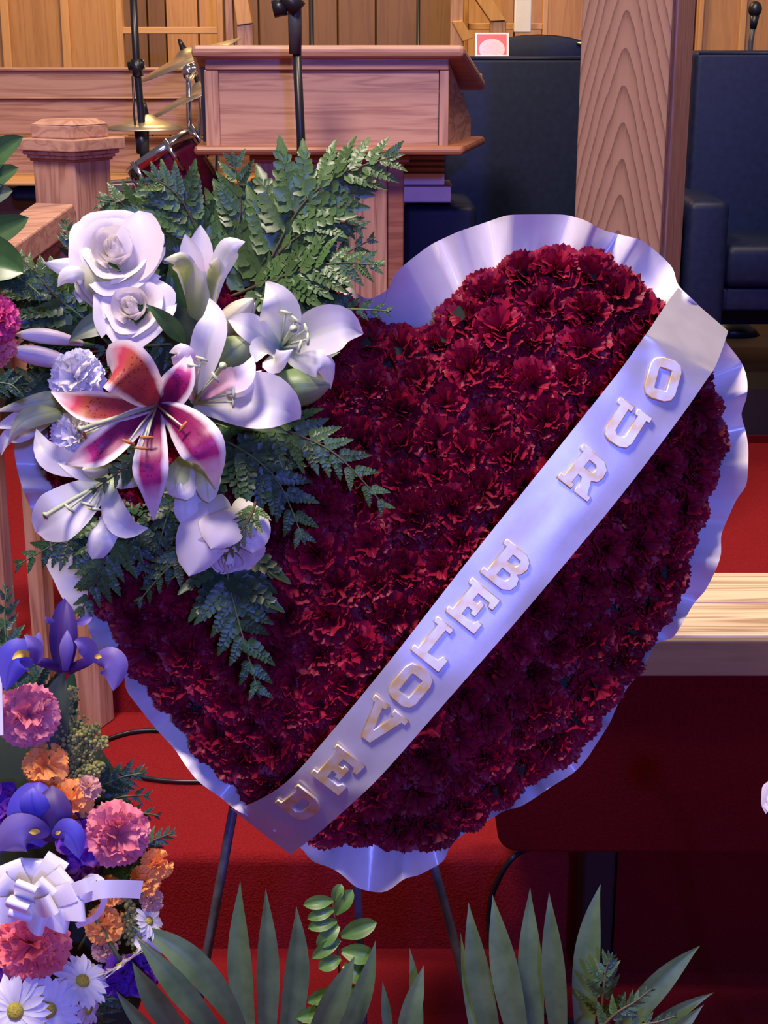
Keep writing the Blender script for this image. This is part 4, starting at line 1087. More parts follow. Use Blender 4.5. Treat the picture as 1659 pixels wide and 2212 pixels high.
# ================================================================== the spray on the left lobe
# dark foam cage hidden under the blooms
c_ = H(400, 850, .06)
single('spray_foam', MB().ball(c_, (.085, .032, .10), 20, 12), M['foam'], 'dark green foam block hidden under the lilies', 'foam')

# --- ferns, back to front
fern('tall fern frond arching to the upper right over the pulpit', [(520, 700, .07), (585, 560, .10), (655, 440, .12), (740, 375, .13), (850, 338, .14)], 165, 10, N=cW + V3((0, 0, .2)), ang=62)
fern('fern frond rising in front of the microphone stand', [(470, 640, .06), (500, 540, .08), (520, 450, .09), (505, 345, .10)], 125, 8)
fern('fern frond reaching up beside the tilted drum', [(440, 640, .06), (430, 520, .08), (390, 430, .10), (335, 385, .11)], 130, 8)
fern('fern frond leaning left below the drum', [(420, 640, .05), (360, 520, .07), (300, 450, .08), (225, 430, .08)], 110, 8)
fern('fern frond pointing right below the pulpit shelf', [(540, 620, .07), (620, 530, .11), (700, 480, .12), (778, 490, .12)], 92, 8)
fern('broad fern frond pointing right across the pulpit foot', [(500, 640, .07), (600, 600, .11), (710, 570, .13), (815, 572, .13)], 110, 9)
fern('fern frond with raised tip beside the pulpit foot', [(560, 640, .06), (650, 590, .10), (730, 555, .11), (806, 515, .11)], 70, 7)
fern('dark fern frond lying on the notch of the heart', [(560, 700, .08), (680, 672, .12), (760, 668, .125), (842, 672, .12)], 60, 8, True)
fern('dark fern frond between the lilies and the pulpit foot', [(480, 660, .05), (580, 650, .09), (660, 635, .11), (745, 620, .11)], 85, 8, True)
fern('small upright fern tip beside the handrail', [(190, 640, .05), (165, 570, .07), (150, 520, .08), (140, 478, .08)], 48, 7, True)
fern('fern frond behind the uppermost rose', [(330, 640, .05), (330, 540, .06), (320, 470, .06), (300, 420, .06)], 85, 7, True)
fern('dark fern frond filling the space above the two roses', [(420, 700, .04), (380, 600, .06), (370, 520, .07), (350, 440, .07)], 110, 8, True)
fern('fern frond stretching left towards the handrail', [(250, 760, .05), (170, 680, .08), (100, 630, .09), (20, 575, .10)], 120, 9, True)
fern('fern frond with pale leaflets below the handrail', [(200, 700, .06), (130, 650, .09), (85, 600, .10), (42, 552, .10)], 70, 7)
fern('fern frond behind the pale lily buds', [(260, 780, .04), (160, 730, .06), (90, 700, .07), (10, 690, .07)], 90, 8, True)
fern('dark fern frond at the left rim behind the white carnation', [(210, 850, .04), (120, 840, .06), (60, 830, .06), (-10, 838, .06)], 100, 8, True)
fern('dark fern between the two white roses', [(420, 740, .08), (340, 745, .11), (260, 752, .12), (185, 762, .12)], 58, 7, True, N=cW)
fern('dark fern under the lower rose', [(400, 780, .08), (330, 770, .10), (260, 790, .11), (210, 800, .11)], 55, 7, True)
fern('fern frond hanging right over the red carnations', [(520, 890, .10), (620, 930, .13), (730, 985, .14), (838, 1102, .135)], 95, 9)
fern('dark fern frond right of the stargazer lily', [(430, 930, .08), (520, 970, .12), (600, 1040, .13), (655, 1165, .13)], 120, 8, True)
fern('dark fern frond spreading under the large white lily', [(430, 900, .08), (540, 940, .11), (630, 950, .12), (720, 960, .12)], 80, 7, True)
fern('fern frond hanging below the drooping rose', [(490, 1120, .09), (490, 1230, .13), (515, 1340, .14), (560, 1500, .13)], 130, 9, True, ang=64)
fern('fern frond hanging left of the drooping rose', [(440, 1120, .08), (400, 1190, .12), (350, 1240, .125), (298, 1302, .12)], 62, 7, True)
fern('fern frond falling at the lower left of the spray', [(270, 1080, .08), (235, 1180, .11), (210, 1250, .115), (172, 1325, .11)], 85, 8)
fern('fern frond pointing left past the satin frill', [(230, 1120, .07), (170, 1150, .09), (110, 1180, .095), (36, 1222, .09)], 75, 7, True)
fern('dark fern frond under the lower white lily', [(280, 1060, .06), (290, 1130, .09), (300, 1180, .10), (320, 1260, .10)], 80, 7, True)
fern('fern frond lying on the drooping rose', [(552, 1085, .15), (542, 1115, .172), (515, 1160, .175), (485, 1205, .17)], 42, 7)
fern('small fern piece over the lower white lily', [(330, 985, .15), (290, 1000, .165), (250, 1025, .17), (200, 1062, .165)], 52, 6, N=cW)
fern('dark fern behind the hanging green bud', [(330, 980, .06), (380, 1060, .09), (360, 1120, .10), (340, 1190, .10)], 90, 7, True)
# --- plain leaves
leaf('grey green oval leaf above the white carnation', (262, 690, .12), (205, 690, .135), (148, 738, .13), 52, 'leaf_grey', N=cW)
leaf('narrow lily leaf in front of the lower rose', (400, 745, .12), (375, 700, .16), (315, 657, .165), 38, 'leaf')
leaf('dark pointed leaf left of the half open lily', (400, 740, .07), (375, 660, .09), (370, 560, .09), 50, 'leaf', N=cW)
leaf('pointed green leaf below the large white lily', (440, 905, .12), (540, 895, .14), (625, 938, .14), 42, 'leaf')
leaf('green leaf under the right hand lily', (600, 800, .09), (650, 780, .12), (735, 760, .12), 46, 'leaf')

# --- roses
rose('large white rose at the top of the spray', H(252, 548, .125), cW + V3((.05, 0, .35)), .050, 3, 5)
add_petal(bpy.data.objects['rose'], M['rose'], spine=[H(262, 590, .125), H(318, 560, .15), H(300, 455, .13)], width=.055, cup=.35, basew=.5, tipp=.5, peak=.55)
rose('open white rose below the large rose', H(290, 668, .135), cW + V3((-.1, 0, .25)), .042, 8, 5, open_=1.2)
dr = rose('white rose hanging head down below the stargazer lily', H(496, 1190, .145), cW * .9 + V3((.10, 0, -.75)), .036, 12, 6)
for sp, wd in (([(500, 1092, .13), (440, 1110, .185), (408, 1245, .16)], 105), ([(500, 1092, .13), (490, 1110, .20), (455, 1185, .185)], 90), ([(500, 1092, .13), (548, 1120, .17), (545, 1195, .16)], 80), ([(490, 1092, .12), (425, 1130, .15), (402, 1225, .13)], 70)):
    add_petal(dr, M['rose'], spine=[H(*q) for q in sp], width=wd / FPX * D0, cup=-.35, basew=.55, tipp=.5, peak=.6)
# --- carnations
big_carnation('white carnation left of the stargazer lily', H(165, 815, .125), cW + V3((-.2, 0, .1)), .034, 'white_carn', 5)
big_carnation('smaller white carnation under the stargazer petal', H(162, 938, .115), cW + V3((-.3, 0, -.1)), .028, 'white_carn', 6)

# --- lilies
hl = lily('half open upright lily with blush throat behind the roses', (434, 725, .075), [
    ([(432, 620, .08), (434, 560, .085), (433, 486, .09)], 50, .3, {'mat': 'lily_blush', 'peak': .72}),
    ([(424, 620, .09), (416, 570, .10), (400, 505, .11)], 46, .3, {'mat': 'lily_blush', 'peak': .72}),
    ([(462, 610, .10), (480, 562, .115), (500, 530, .13), (530, 522, .125)], 46, -.3, {'mat': 'lily_white', 'peak': .6, 'basew': .4}),
    ([(410, 615, .12), (400, 580, .14), (382, 560, .155), (354, 562, .15)], 42, -.4, {'mat': 'lily_outer', 'peak': .5, 'basew': .4}),
    ([(455, 610, .13), (466, 580, .145), (471, 555, .15)], 34, -.4, {'mat': 'lily_outer', 'peak': .6, 'basew': .5}),
    ], 'lily_outer', stem=[(440, 780, .04)])
rows = []     # the closed tube of the three outer tepals, tips folding outward
for i in range(13):
    u = i / 12; row = []
    for k in range(24):
        a_ = 2 * math.pi * k / 24; tipu = max(0, math.cos(3 * (a_ - 4.2))) ** 1.5
        uu = u * (1 + .16 * tipu * u ** 3); flare = 1 + .35 * tipu * max(0, u - .75) * 4
        c_ = bez([H(434, 728, .075), H(432, 660, .10), H(440, 592, .115)], min(uu, 1.0)) + (cV * .012 * tipu * max(0, u - .7) * 3)
        r_ = lerp(13, 36, math.sin(u * math.pi / 2) ** .9) / FPX * D0 * flare
        row.append(c_ + cU * (r_ * math.cos(a_)) - cW * (r_ * math.sin(a_)))
    rows.append(row)
part('tepal_tube', MB().grid(rows, True), M['lily_outer'], hl)
lily('side view lily trumpet with yellow green back under the top rose', (262, 700, .09), [
    ([(236, 655, .12), (208, 610, .14), (182, 562, .14)], 64, -.4, {'mat': 'lily_outer', 'basew': .55, 'tipp': .35, 'peak': .7}),
    ([(232, 660, .11), (195, 620, .13), (172, 590, .13)], 54, -.4, {'mat': 'lily_outer', 'basew': .55, 'tipp': .35, 'peak': .7}),
    ([(200, 585, .12), (150, 578, .13), (96, 568, .13)], 38, -.3, {'mat': 'lily_white', 'free': True}),
    ([(196, 600, .13), (165, 590, .15), (138, 598, .15), (124, 620, .14)], 34, -.4, {'mat': 'lily_white', 'free': True}),
    ([(215, 640, .10), (180, 630, .11), (172, 655, .11)], 34, -.3, {'mat': 'lily_white', 'free': True}),
    ], 'lily_outer')
lily('open white lily at the right of the spray', (607, 752, .10), [
    ([(606, 715, .13), (606, 675, .155), (596, 640, .165), (574, 609, .15)], 78, .28, {'peak': .5}),
    ([(650, 735, .13), (700, 716, .16), (745, 704, .165), (784, 720, .145)], 92, .28, {'peak': .55}),
    ([(640, 775, .14), (675, 782, .165), (703, 792, .165), (714, 840, .14)], 52, -.3, {'peak': .6}),
    ([(575, 735, .13), (545, 710, .15), (520, 698, .155), (492, 690, .14)], 52, .3, {'peak': .55}),
    ([(580, 752, .13), (560, 758, .16), (553, 783, .165)], 46, .3, {'peak': .55}),
    ([(594, 772, .15), (590, 782, .185), (608, 772, .205), (634, 755, .20)], 44, -.3, {'peak': .5}),
    ], 'lily_white', stamens=[(640, 692, .175), (618, 675, .165), (662, 712, .175), (665, 733, .18), (648, 748, .18)], pistil=(634, 710, .185))
lily('large white lily in the middle of the spray', (420, 872, .12), [
    ([(432, 810, .15), (450, 740, .175), (462, 690, .175), (452, 645, .155)], 62, .3, {'peak': .55}),
    ([(408, 830, .15), (398, 780, .175), (388, 756, .18), (366, 762, .165)], 46, -.3, {'mat': 'lily_blush', 'peak': .5}),
    ([(490, 868, .15), (560, 866, .18), (610, 880, .185), (648, 906, .165)], 106, .28, {'peak': .55}),
    ([(462, 838, .16), (492, 822, .19), (515, 820, .20), (535, 800, .20), (546, 768, .185)], 48, .35, {'peak': .6, 'mat': 'lily_blush'}),
    ([(475, 830, .15), (520, 830, .18), (565, 800, .175)], 46, -.3, {'peak': .6}),
    ], 'lily_white', stamens=[(418, 790, .19), (436, 775, .19), (505, 850, .20), (465, 815, .20), (505, 868, .195)], pistil=(482, 790, .215))
lily('magenta and white stargazer lily with speckled petals', (340, 876, .15), [
    ([(312, 846, .19), (280, 806, .225), (252, 785, .215), (236, 792, .185)], 100, .12, {'mat': 'lily_star_or', 'peak': .6, 'tipp': .55, 'basew': .3}),
    ([(272, 882, .185), (205, 880, .205), (160, 870, .20), (110, 846, .17)], 58, .35, {'peak': .5, 'mat': 'lily_star_or'}),
    ([(290, 912, .185), (225, 965, .205), (185, 985, .20), (140, 1004, .175)], 62, .28, {'peak': .5}),
    ([(330, 945, .20), (324, 1010, .215), (328, 1060, .205), (332, 1125, .18)], 66, -.12, {'peak': .5}),
    ([(385, 905, .20), (430, 955, .23), (455, 1000, .22), (466, 1056, .18)], 84, -.2, {'peak': .5}),
    ([(368, 855, .17), (388, 825, .19), (400, 795, .19), (408, 762, .17)], 62, .35, {'peak': .42, 'basew': .5}),
    ], 'lily_star', stamens=[(180, 935, .225), (278, 955, .225), (305, 968, .225), (318, 945, .215), (395, 922, .225)], pistil=(172, 928, .235), anth='anther_or')
lily('white lily with broad petals at the lower left', (236, 1036, .12), [
    ([(185, 1072, .15), (135, 1108, .165), (108, 1128, .16), (80, 1150, .145)], 98, .12, {'peak': .58, 'tipp': .6}),
    ([(180, 1012, .14), (125, 995, .16), (95, 970, .165), (78, 926, .145)], 52, .3, {'peak': .55}),
    ([(238, 1100, .14), (232, 1140, .155), (216, 1170, .16), (200, 1208, .15)], 50, -.2, {'peak': .72, 'tipp': .45}),
    ([(242, 1085, .15), (258, 1125, .165), (282, 1143, .16), (320, 1140, .145)], 50, .35, {'peak': .5}),
    ([(190, 1022, .15), (160, 1012, .165), (125, 1000, .165)], 34, .2, {}),
    ([(270, 1035, .14), (300, 1050, .15)], 40, .3, {}),
    ], 'lily_white', stamens=[(150, 1098, .19), (190, 1090, .19), (205, 1100, .18)], pistil=(98, 1114, .195))
lily('drooping green and white lily just opening below the stargazer', (410, 985, .12), [
    ([(388, 1015, .155), (378, 1045, .17), (374, 1075, .165)], 48, -.4, {'mat': 'bud_lime', 'basew': .7, 'peak': .45, 'tipp': .6}),
    ([(436, 1012, .155), (446, 1045, .17), (450, 1086, .165)], 56, -.4, {'mat': 'bud_lime', 'basew': .7, 'peak': .45, 'tipp': .6}),
    ([(402, 1060, .15), (400, 1100, .16), (402, 1144, .155)], 46, -.3, {'mat': 'lily_white', 'peak': .65, 'basew': .5}),
    ([(425, 1060, .14), (428, 1100, .145), (426, 1142, .135)], 36, -.3, {'mat': 'lily_white', 'peak': .65, 'basew': .5}),
    ([(405, 1050, .17), (390, 1062, .18), (360, 1066, .165)], 34, -.3, {'mat': 'lily_white', 'basew': .5}),
    ], 'lily_white', stem=[(400, 930, .08)])
lily('pale green lily turned away at the left edge', (150, 880, .08), [
    ([(125, 862, .12), (60, 872, .135), (-14, 890, .12)], 36, -.5, {'mat': 'bud_lime', 'basew': .7, 'peak': .45}),
    ([(110, 890, .10), (50, 905, .115), (-14, 925, .11)], 46, .4, {'mat': 'lily_white', 'basew': .5}),
    ([(115, 888, .135), (62, 902, .15), (34, 925, .15), (16, 964, .13)], 40, -.5, {'mat': 'bud_lime', 'basew': .7, 'peak': .45}),
    ([(60, 935, .10), (15, 945, .11), (2, 985, .10)], 30, .3, {'mat': 'lily_white'}),
    ], 'bud_lime')
# --- buds
bud('cream lily bud pointing up between the lilies', (452, 735, .09), (548, 645, .13), 50, 'bud_cream')
bud('second cream lily bud behind the first', (478, 740, .08), (552, 655, .11), 38, 'bud_cream')
bud('thick green lily bud left of the right hand lily', (470, 795, .13), (535, 735, .15), 66, 'bud_green')
bud('green lily bud pointing right over the red carnations', (560, 842, .13), (714, 832, .145), 72, 'bud_green')
bud('pale pink tinged lily bud pointing left, upper one of the pair', (178, 742, .09), (30, 722, .13), 30, 'bud_pale', (0, -10, 0))
bud('pale pink tinged lily bud pointing left, lower one of the pair', (170, 790, .09), (14, 756, .14), 38, 'bud_pale', (0, -4, 0))
bud('green bud under the stargazer lily petals', (268, 925, .17), (176, 948, .18), 34, 'bud_lime')
bud('tiny pale green bud over the lower white lily', (240, 1010, .16), (178, 1015, .18), 36, 'bud_lime')
# ================================================================== mixed bouquet at the lower left, nearer to the viewer
DB = 1.46
def B(px, py, hw=0.0): return P(px, py, DB - hw)
bq = 'flowers in the lower left bouquet'
def bcarn(label, px, py, rpx, mat, seed, n=36, hw=0.0, f=None, name='carnation', cat='carnation', group=bq):
    return big_carnation(label, B(px, py, hw), f if f is not None else cW + V3((.1, 0, .2)), rpx / FPX * DB, mat, seed, n, group, name, cat)
# body of the bouquet: foam mound on a low stand, under the leaves
bc = B(70, 1960, -.13)
t = thing('flower_basket', 'dark basket under the mixed bouquet at the lower left', 'basket', (bc.x, bc.y, 0))
part('foam_mound', MB().ball(bc, (.125, .07, .24), 20, 14), M['foam'], t)
part('bowl', MB().lathe([(.02, 0), (.09, 0), (.12, .10), (.13, .22), (.12, .22), (.10, .10), (0, .08)], 24, Matrix.Translation((bc.x, bc.y, 0))), M['blackw'], t)
part('support', MB().tube([(bc.x, bc.y, .1), bc], .03, 10), M['stem_brown'], t)

bcarn('pink carnation beside the white card', 62, 1546, 68, 'pink_carn', 31, 40, .03)
bcarn('pink carnation at the right of the bouquet', 256, 1803, 72, 'pink_carn', 32, 40, .03, cW + V3((.25, 0, .25)))
bcarn('coral carnation below the white bow', 68, 2042, 76, 'coral_carn', 33, 42, .05)
for lab, x, y, r, m_, sd in (('ruffled orange blossom under the pink carnation by the card', 98, 1652, 50, 'orange_carn', 41), ('ruffled orange blossom right of the blue iris', 152, 1728, 48, 'orange_carn', 42),
        ('faded peach blossom behind the orange ones', 192, 1702, 28, 'peach_carn', 43), ('bright orange blossom at the right rim', 340, 1868, 38, 'orange_carn', 44),
        ('orange blossom drooping below the bright one', 312, 1902, 36, 'orange_carn', 45), ('faded peach blossom hanging at the right rim', 328, 1945, 26, 'peach_carn', 46),
        ('orange blossom behind the bow tail', 245, 1925, 36, 'orange_carn', 47), ('large orange blossom under the bow tail', 228, 2000, 46, 'orange_carn', 48), ('peach blossom hanging below the bow tail', 226, 2052, 30, 'peach_carn', 49),
        ('small peach bud near the violet florets', 202, 1868, 16, 'peach_carn', 50)):
    bcarn(lab, x, y, r, m_, sd, 16, .02, cW + V3((random.Random(sd).uniform(-.3, .5), 0, random.Random(sd + 1).uniform(-.1, .7))), 'ruffled_blossom', 'blossom')

# irises
M['iris_dark'] = petal_mat('iris_violet', [(0.0, (0.03, 0.01, 0.09)), (0.5, (0.045, 0.014, 0.15)), (1.0, (0.08, 0.04, 0.24))], rough=0.5, rib=(0.05, 0.015, 0.16))
M['iris_blue'] = petal_mat('iris_blue', [(0.0, (0.10, 0.07, 0.40)), (0.5, (0.09, 0.08, 0.58)), (1.0, (0.15, 0.12, 0.62))], rough=0.5, rib=(0.06, 0.04, 0.40))
M['iris_pale'] = petal_mat('iris_lilac', [(0.0, (0.12, 0.07, 0.34)), (0.6, (0.20, 0.15, 0.46)), (1.0, (0.26, 0.20, 0.52))], rough=0.5)
M['iris_signal'] = plain('iris_yellow_patch', (0.90, 0.62, 0.08), None, 0.5)
def iris(label, base, parts_):
    c = B(*base); t = thing('iris', label, 'iris', c, 'irises in the lower left bouquet'); rnd_ = random.Random(int(base[1]))
    for nm, pts, wd, cup, mt, op in parts_:
        sig = op.pop('signal', None)
        o = add_petal(t, M[mt], nm, spine=[B(*q) for q in pts], width=wd / FPX * DB, cup=cup, rnd=rnd_, ruffle=.03, **op)
        if sig:
            rows = petal([B(*q) for q in sig[:-1]], sig[-1] / FPX * DB, None, .2, .8, .4)
            part('yellow_signal', MB().grid(rows), M['iris_signal'], o)
    return t
iris('violet iris with upright petals and drooping falls before the oak post', (140, 1450, .02), [
    ('standard', [(140, 1452, .02), (124, 1380, .03), (140, 1292, .02)], 46, .5, 'iris_dark', {'basew': .6, 'tipp': .5}),
    ('standard', [(136, 1452, .035), (146, 1390, .05), (144, 1298, .03)], 44, -.5, 'iris_dark', {'basew': .6, 'tipp': .5}),
    ('standard', [(140, 1450, .04), (142, 1400, .055), (145, 1360, .045)], 30, -.4, 'iris_pale', {'basew': .4}),
    ('style_arm', [(135, 1452, .03), (100, 1425, .05), (70, 1432, .05)], 22, -.3, 'iris_dark', {'basew': .8}),
    ('style_arm', [(145, 1452, .03), (175, 1430, .05), (205, 1428, .05)], 22, -.3, 'iris_dark', {'basew': .8}),
    ('fall', [(75, 1432, .055), (20, 1380, .07), (12, 1492, .06)], 76, -.35, 'iris_blue', {'basew': .5, 'tipp': .6, 'signal': [(66, 1418, .064), (46, 1402, .076), (26, 1425, .078), 16]}),
    ('crest', [(72, 1430, .06), (95, 1400, .075), (52, 1372, .07)], 34, .3, 'iris_pale', {'basew': .5}),
    ('crest', [(80, 1432, .06), (80, 1390, .07), (84, 1365, .065)], 26, .3, 'iris_pale', {'basew': .6}),
    ('crest', [(200, 1432, .06), (195, 1385, .07), (160, 1385, .07)], 40, .3, 'iris_pale', {'basew': .5}),
    ('fall', [(205, 1428, .055), (255, 1410, .07), (245, 1492, .06)], 66, -.35, 'iris_pale', {'basew': .4, 'tipp': .8, 'signal': [(204, 1420, .064), (212, 1416, .07), (220, 1420, .07), 10]}),
    ('crest', [(120, 1345, .03), (105, 1342, .04), (98, 1332, .04)], 14, .2, 'iris_pale', {}),
    ('crest', [(160, 1345, .03), (180, 1345, .04), (200, 1332, .03)], 18, .2, 'iris_pale', {}),
])
iris('blue iris above the white bow', (105, 1812, .07), [
    ('standard', [(105, 1820, .06), (55, 1760, .085), (85, 1690, .06)], 104, .4, 'iris_blue', {'basew': .3, 'tipp': .55}),
    ('standard', [(108, 1820, .07), (100, 1760, .10), (112, 1696, .07)], 92, -.35, 'iris_dark', {'basew': .3, 'tipp': .5}),
    ('standard', [(100, 1800, .07), (60, 1740, .10), (70, 1700, .085)], 60, -.35, 'iris_blue', {'basew': .3, 'tipp': .6}),
    ('fall', [(105, 1805, .08), (40, 1780, .12), (2, 1838, .09)], 84, -.3, 'iris_pale', {'basew': .3, 'tipp': .5, 'peak': .6, 'signal': [(86, 1797, .105), (74, 1795, .11), (62, 1798, .112), 12]}),
    ('fall', [(115, 1808, .08), (150, 1770, .11), (172, 1855, .09)], 58, -.3, 'iris_blue', {'basew': .3, 'tipp': .7, 'signal': [(120, 1802, .096), (126, 1798, .10), (131, 1796, .10), 8]}),
])
leaf('dark green iris leaf sheath under the violet iris', (128, 1620, .0), (108, 1520, .015), (140, 1448, .015), 62, 'leaf_grey', group='leaves of the lower left bouquet', conv=B, basew=.6)
leaf('green blade behind the violet iris stem', (140, 1600, -.01), (150, 1520, .0), (158, 1440, .0), 40, 'leaf', group='leaves of the lower left bouquet', conv=B, basew=.6)

# goldenrod: green-yellow plumes
M['golden'] = plain('goldenrod', (0.42, 0.38, 0.09), (0.15, 0.20, 0.05), 0.7, 0, 120)
def goldenrod(label, pts, spread, n, seed):
    rnd_ = random.Random(seed); cur = crom([B(*p) for p in pts], 16)
    t = thing('goldenrod_sprig', label, 'goldenrod', cur[0], 'goldenrod in the lower left bouquet')
    part('stem', MB().tube(cur, .0016, 6), M['stem'], t); mb = MB()
    for i in range(int(n * 2.2)):
        f = rnd_.random() ** .8; x = f * 15; k = min(int(x), 14); p = cur[k].lerp(cur[k + 1], x - k)
        s = spread / FPX * DB * (1 - f * .7)
        q = p + (cU * rnd_.gauss(0, .5) + cV * rnd_.gauss(0, .4) + cW * rnd_.gauss(.1, .35)) * s
        mb.ball(q, rnd_.uniform(.0012, .0027), 6, 4)
    o = part('florets', mb, M['golden'], t); o['kind'] = 'stuff'
goldenrod('goldenrod plume standing beside the oak post foot', [(150, 1680, -.02), (145, 1580, .0), (152, 1490, .0)], 44, 170, 1)
goldenrod('goldenrod plume leaning right above the cable', [(140, 1680, -.02), (170, 1600, .0), (205, 1572, .0)], 36, 120, 2)
goldenrod('goldenrod plume pointing right below the cable', [(150, 1690, -.02), (190, 1625, .0), (228, 1600, .0)], 32, 110, 3)
goldenrod('goldenrod plume above the faded blossom', [(170, 1720, -.01), (185, 1670, .0), (215, 1655, .0)], 34, 110, 4)
goldenrod('goldenrod plume beside the bow tail', [(262, 2020, 0), (285, 1975, .02), (250, 1900, .02)], 20, 80, 5)
goldenrod('goldenrod plume under the orange blossoms', [(290, 2080, .0), (285, 2010, .01), (280, 1960, .01)], 20, 70, 6)

# violet statice
def statice(label, px, py, rx, ry, n, seed):
    rnd_ = random.Random(seed); c = B(px, py, .0); t = thing('statice_cluster', label, 'statice', c, 'violet statice in the lower left bouquet')
    mb = MB()
    for i in range(n):
        q = B(px + rnd_.uniform(-rx, rx), py + rnd_.uniform(-ry, ry), rnd_.uniform(.0, .03))
        F = frame(q, cW + V3((rnd_.uniform(-.8, .8), 0, rnd_.uniform(-.5, .8))), rnd_.uniform(0, 6), rnd_.uniform(.006, .010))
        rows = [[F @ V3((r * math.cos(a) * (1 + .12 * (k % 2)), r * math.sin(a) * (1 + .12 * (k % 2)), z)) for k, a in enumerate([2 * math.pi * k / 10 for k in range(10)])] for r, z in ((.12, -.5), (.4, 0), (1, .25))]
        mb.grid(rows, True)
    o = part('florets', mb, M['violet_stat'], t); o['kind'] = 'stuff'
    part('stem', MB().tube([c - cW * .01, c - cW * .08], .002, 6), M['stem'], t)
statice('violet statice left of the blue iris', 40, 1785, 42, 34, 70, 1)
statice('violet statice between blue iris and pink carnation', 172, 1825, 36, 60, 90, 2)
statice('violet statice at the left edge above the blue iris', 4, 1730, 20, 24, 40, 3)
statice('violet statice below the daisies at the right', 285, 2108, 46, 28, 70, 4)
statice('violet statice under the coral carnation', 10, 2090, 22, 50, 50, 5)

# daisies
M['daisy'] = petal_mat('daisy_white', [(0.0, (0.72, 0.74, 0.70)), (0.3, (0.84, 0.84, 0.86)), (1.0, (0.86, 0.86, 0.90))], rough=0.5, transl=0.25)
M['daisy_eye'] = plain('daisy_centre', (0.55, 0.46, 0.05), (0.30, 0.28, 0.03), 0.8, 0, 500, 0.8)
def daisy(label, px, py, rpx, f, seed, hw=.04, n=26):
    rnd_ = random.Random(seed); c = B(px, py, hw); R = rpx / FPX * DB; Fm = frame(c, f, rnd_.uniform(0, 1)); nz = V3(f).normalized()
    t = thing('daisy', label, 'daisy', c, 'daisies in the lower left bouquet')
    for k in range(n):
        a = 2 * math.pi * k / n + rnd_.uniform(-.06, .06); ly = k % 2
        d = Fm.to_3x3() @ V3((math.cos(a), math.sin(a), 0)); L = R * rnd_.uniform(.88, 1.05)
        sp = [c + d * R * .14, c + d * L * .55 + nz * (.10 + .07 * ly) * R, c + d * L + nz * rnd_.uniform(-.18, .12) * R]
        add_petal(t, M['daisy'], 'ray_petal', spine=sp, width=R * .24, N=nz, cup=.15, tipp=.35, basew=.4, nu=7, nv=5, peak=.6)
    part('eye', MB().lathe([(0, .16 * R), (.12 * R, .15 * R), (.21 * R, .10 * R), (.24 * R, .02 * R), (.2 * R, -.03 * R)], 18, Fm), M['daisy_eye'], t)
    part('stem', MB().tube([c, c - nz * .05], .002, 6), M['stem'], t)
daisy('white daisy with yellow eye at the lower left corner', 34, 2184, 78, cW + V3((-.15, 0, .2)), 1, .07)
daisy('white daisy with shaded eye next to the corner daisy', 104, 2182, 74, cW + V3((.30, 0, .15)), 2, .06)
daisy('white daisy seen from the side behind the corner daisies', 178, 2120, 64, cW * .45 + V3((.45, 0, .75)), 3, .04)
daisy('white daisy pointing right at the bottom of the bouquet', 190, 2180, 52, cW * .35 + V3((.9, 0, -.1)), 4, .04)
daisy('white daisy facing away below the peach blossom', 262, 2078, 58, cW * .30 + V3((.5, 0, -.85)), 5, .03)
daisy('white daisy at the right rim above the palm blades', 322, 1990, 42, cW * .35 + V3((.85, 0, .5)), 6, .02)
leaf('white ribbon tail behind the palm blades', (285, 2000, .0), (310, 2030, .02), (352, 2068, .02), 46, 'bow', .1, 'ribbon_tail', conv=B, cat='ribbon', basew=.8)

# white bow
bow = thing('ribbon_bow', 'white satin bow with many loops in the lower left bouquet', 'bow', B(70, 1945, .07))
def loop(tip, wd, hgt, base=(72, 1945), hw=.07, lift=.0):
    c = B(base[0], base[1], hw); e = B(tip[0], tip[1], hw + lift); d = e - c; L = d.length; d.normalize()
    sd = d.cross(cW).normalized(); nn = sd.cross(d).normalized(); r_ = wd / FPX * DB / 2; h = hgt * .7 / FPX * DB; rows = []
    for i in range(19):
        a = math.pi * 2 * i / 18; x = L * (.5 - .5 * math.cos(a)); z = h * math.sin(a) * (0.35 + 0.65 * (x / L))
        rows.append([c + d * x + nn * (z + .004) + sd * (v * r_ * (.35 + .65 * min(1, x / L * 1.8))) for v in (-1, -.33, .33, 1)])
    part('loop', MB().grid(rows), M['bow'], bow, True)
for tip, wd, hg, lf in (((130, 1848), 48, 34, .02), ((70, 1850), 50, 30, .01), ((150, 1885), 46, 30, .04), ((20, 1858), 50, 34, .02), ((172, 1918), 42, 28, .05), ((190, 1965), 42, 26, .05), ((155, 1992), 46, 30, .04),
        ((100, 2000), 46, 28, .06), ((40, 1990), 48, 30, .05), ((-10, 1900), 54, 34, .03), ((-20, 1965), 54, 30, .04), ((110, 1905), 40, 30, .08), ((120, 1950), 40, 28, .09), ((60, 1905), 42, 28, .09), ((40, 1945), 44, 26, .09)):
    loop(tip, wd, hg, lift=lf)
def strip(name, pts, wd, parent, N=None):
    rows = []; cur = crom([B(*p) for p in pts], 14)
    for i, c in enumerate(cur):
        tg = (cur[min(i + 1, 13)] - cur[max(i - 1, 0)]).normalized(); sd = tg.cross(N or cW).normalized() * (wd / FPX * DB / 2)
        rows.append([c - sd, c, c + sd])
    part(name, MB().grid(rows), M['bow'], parent, True)
strip('tail', [(170, 1935, .12), (215, 1922, .13), (260, 1920, .125), (306, 1922, .115)], 36, bow)
strip('tail', [(150, 1925, .12), (180, 1915, .13), (208, 1905, .125)], 28, bow)
strip('curl', [(180, 1905, .10), (200, 1893, .12), (222, 1905, .125), (226, 1940, .125), (215, 1970, .12), (200, 1985, .11), (165, 2000, .10)], 12, bow)
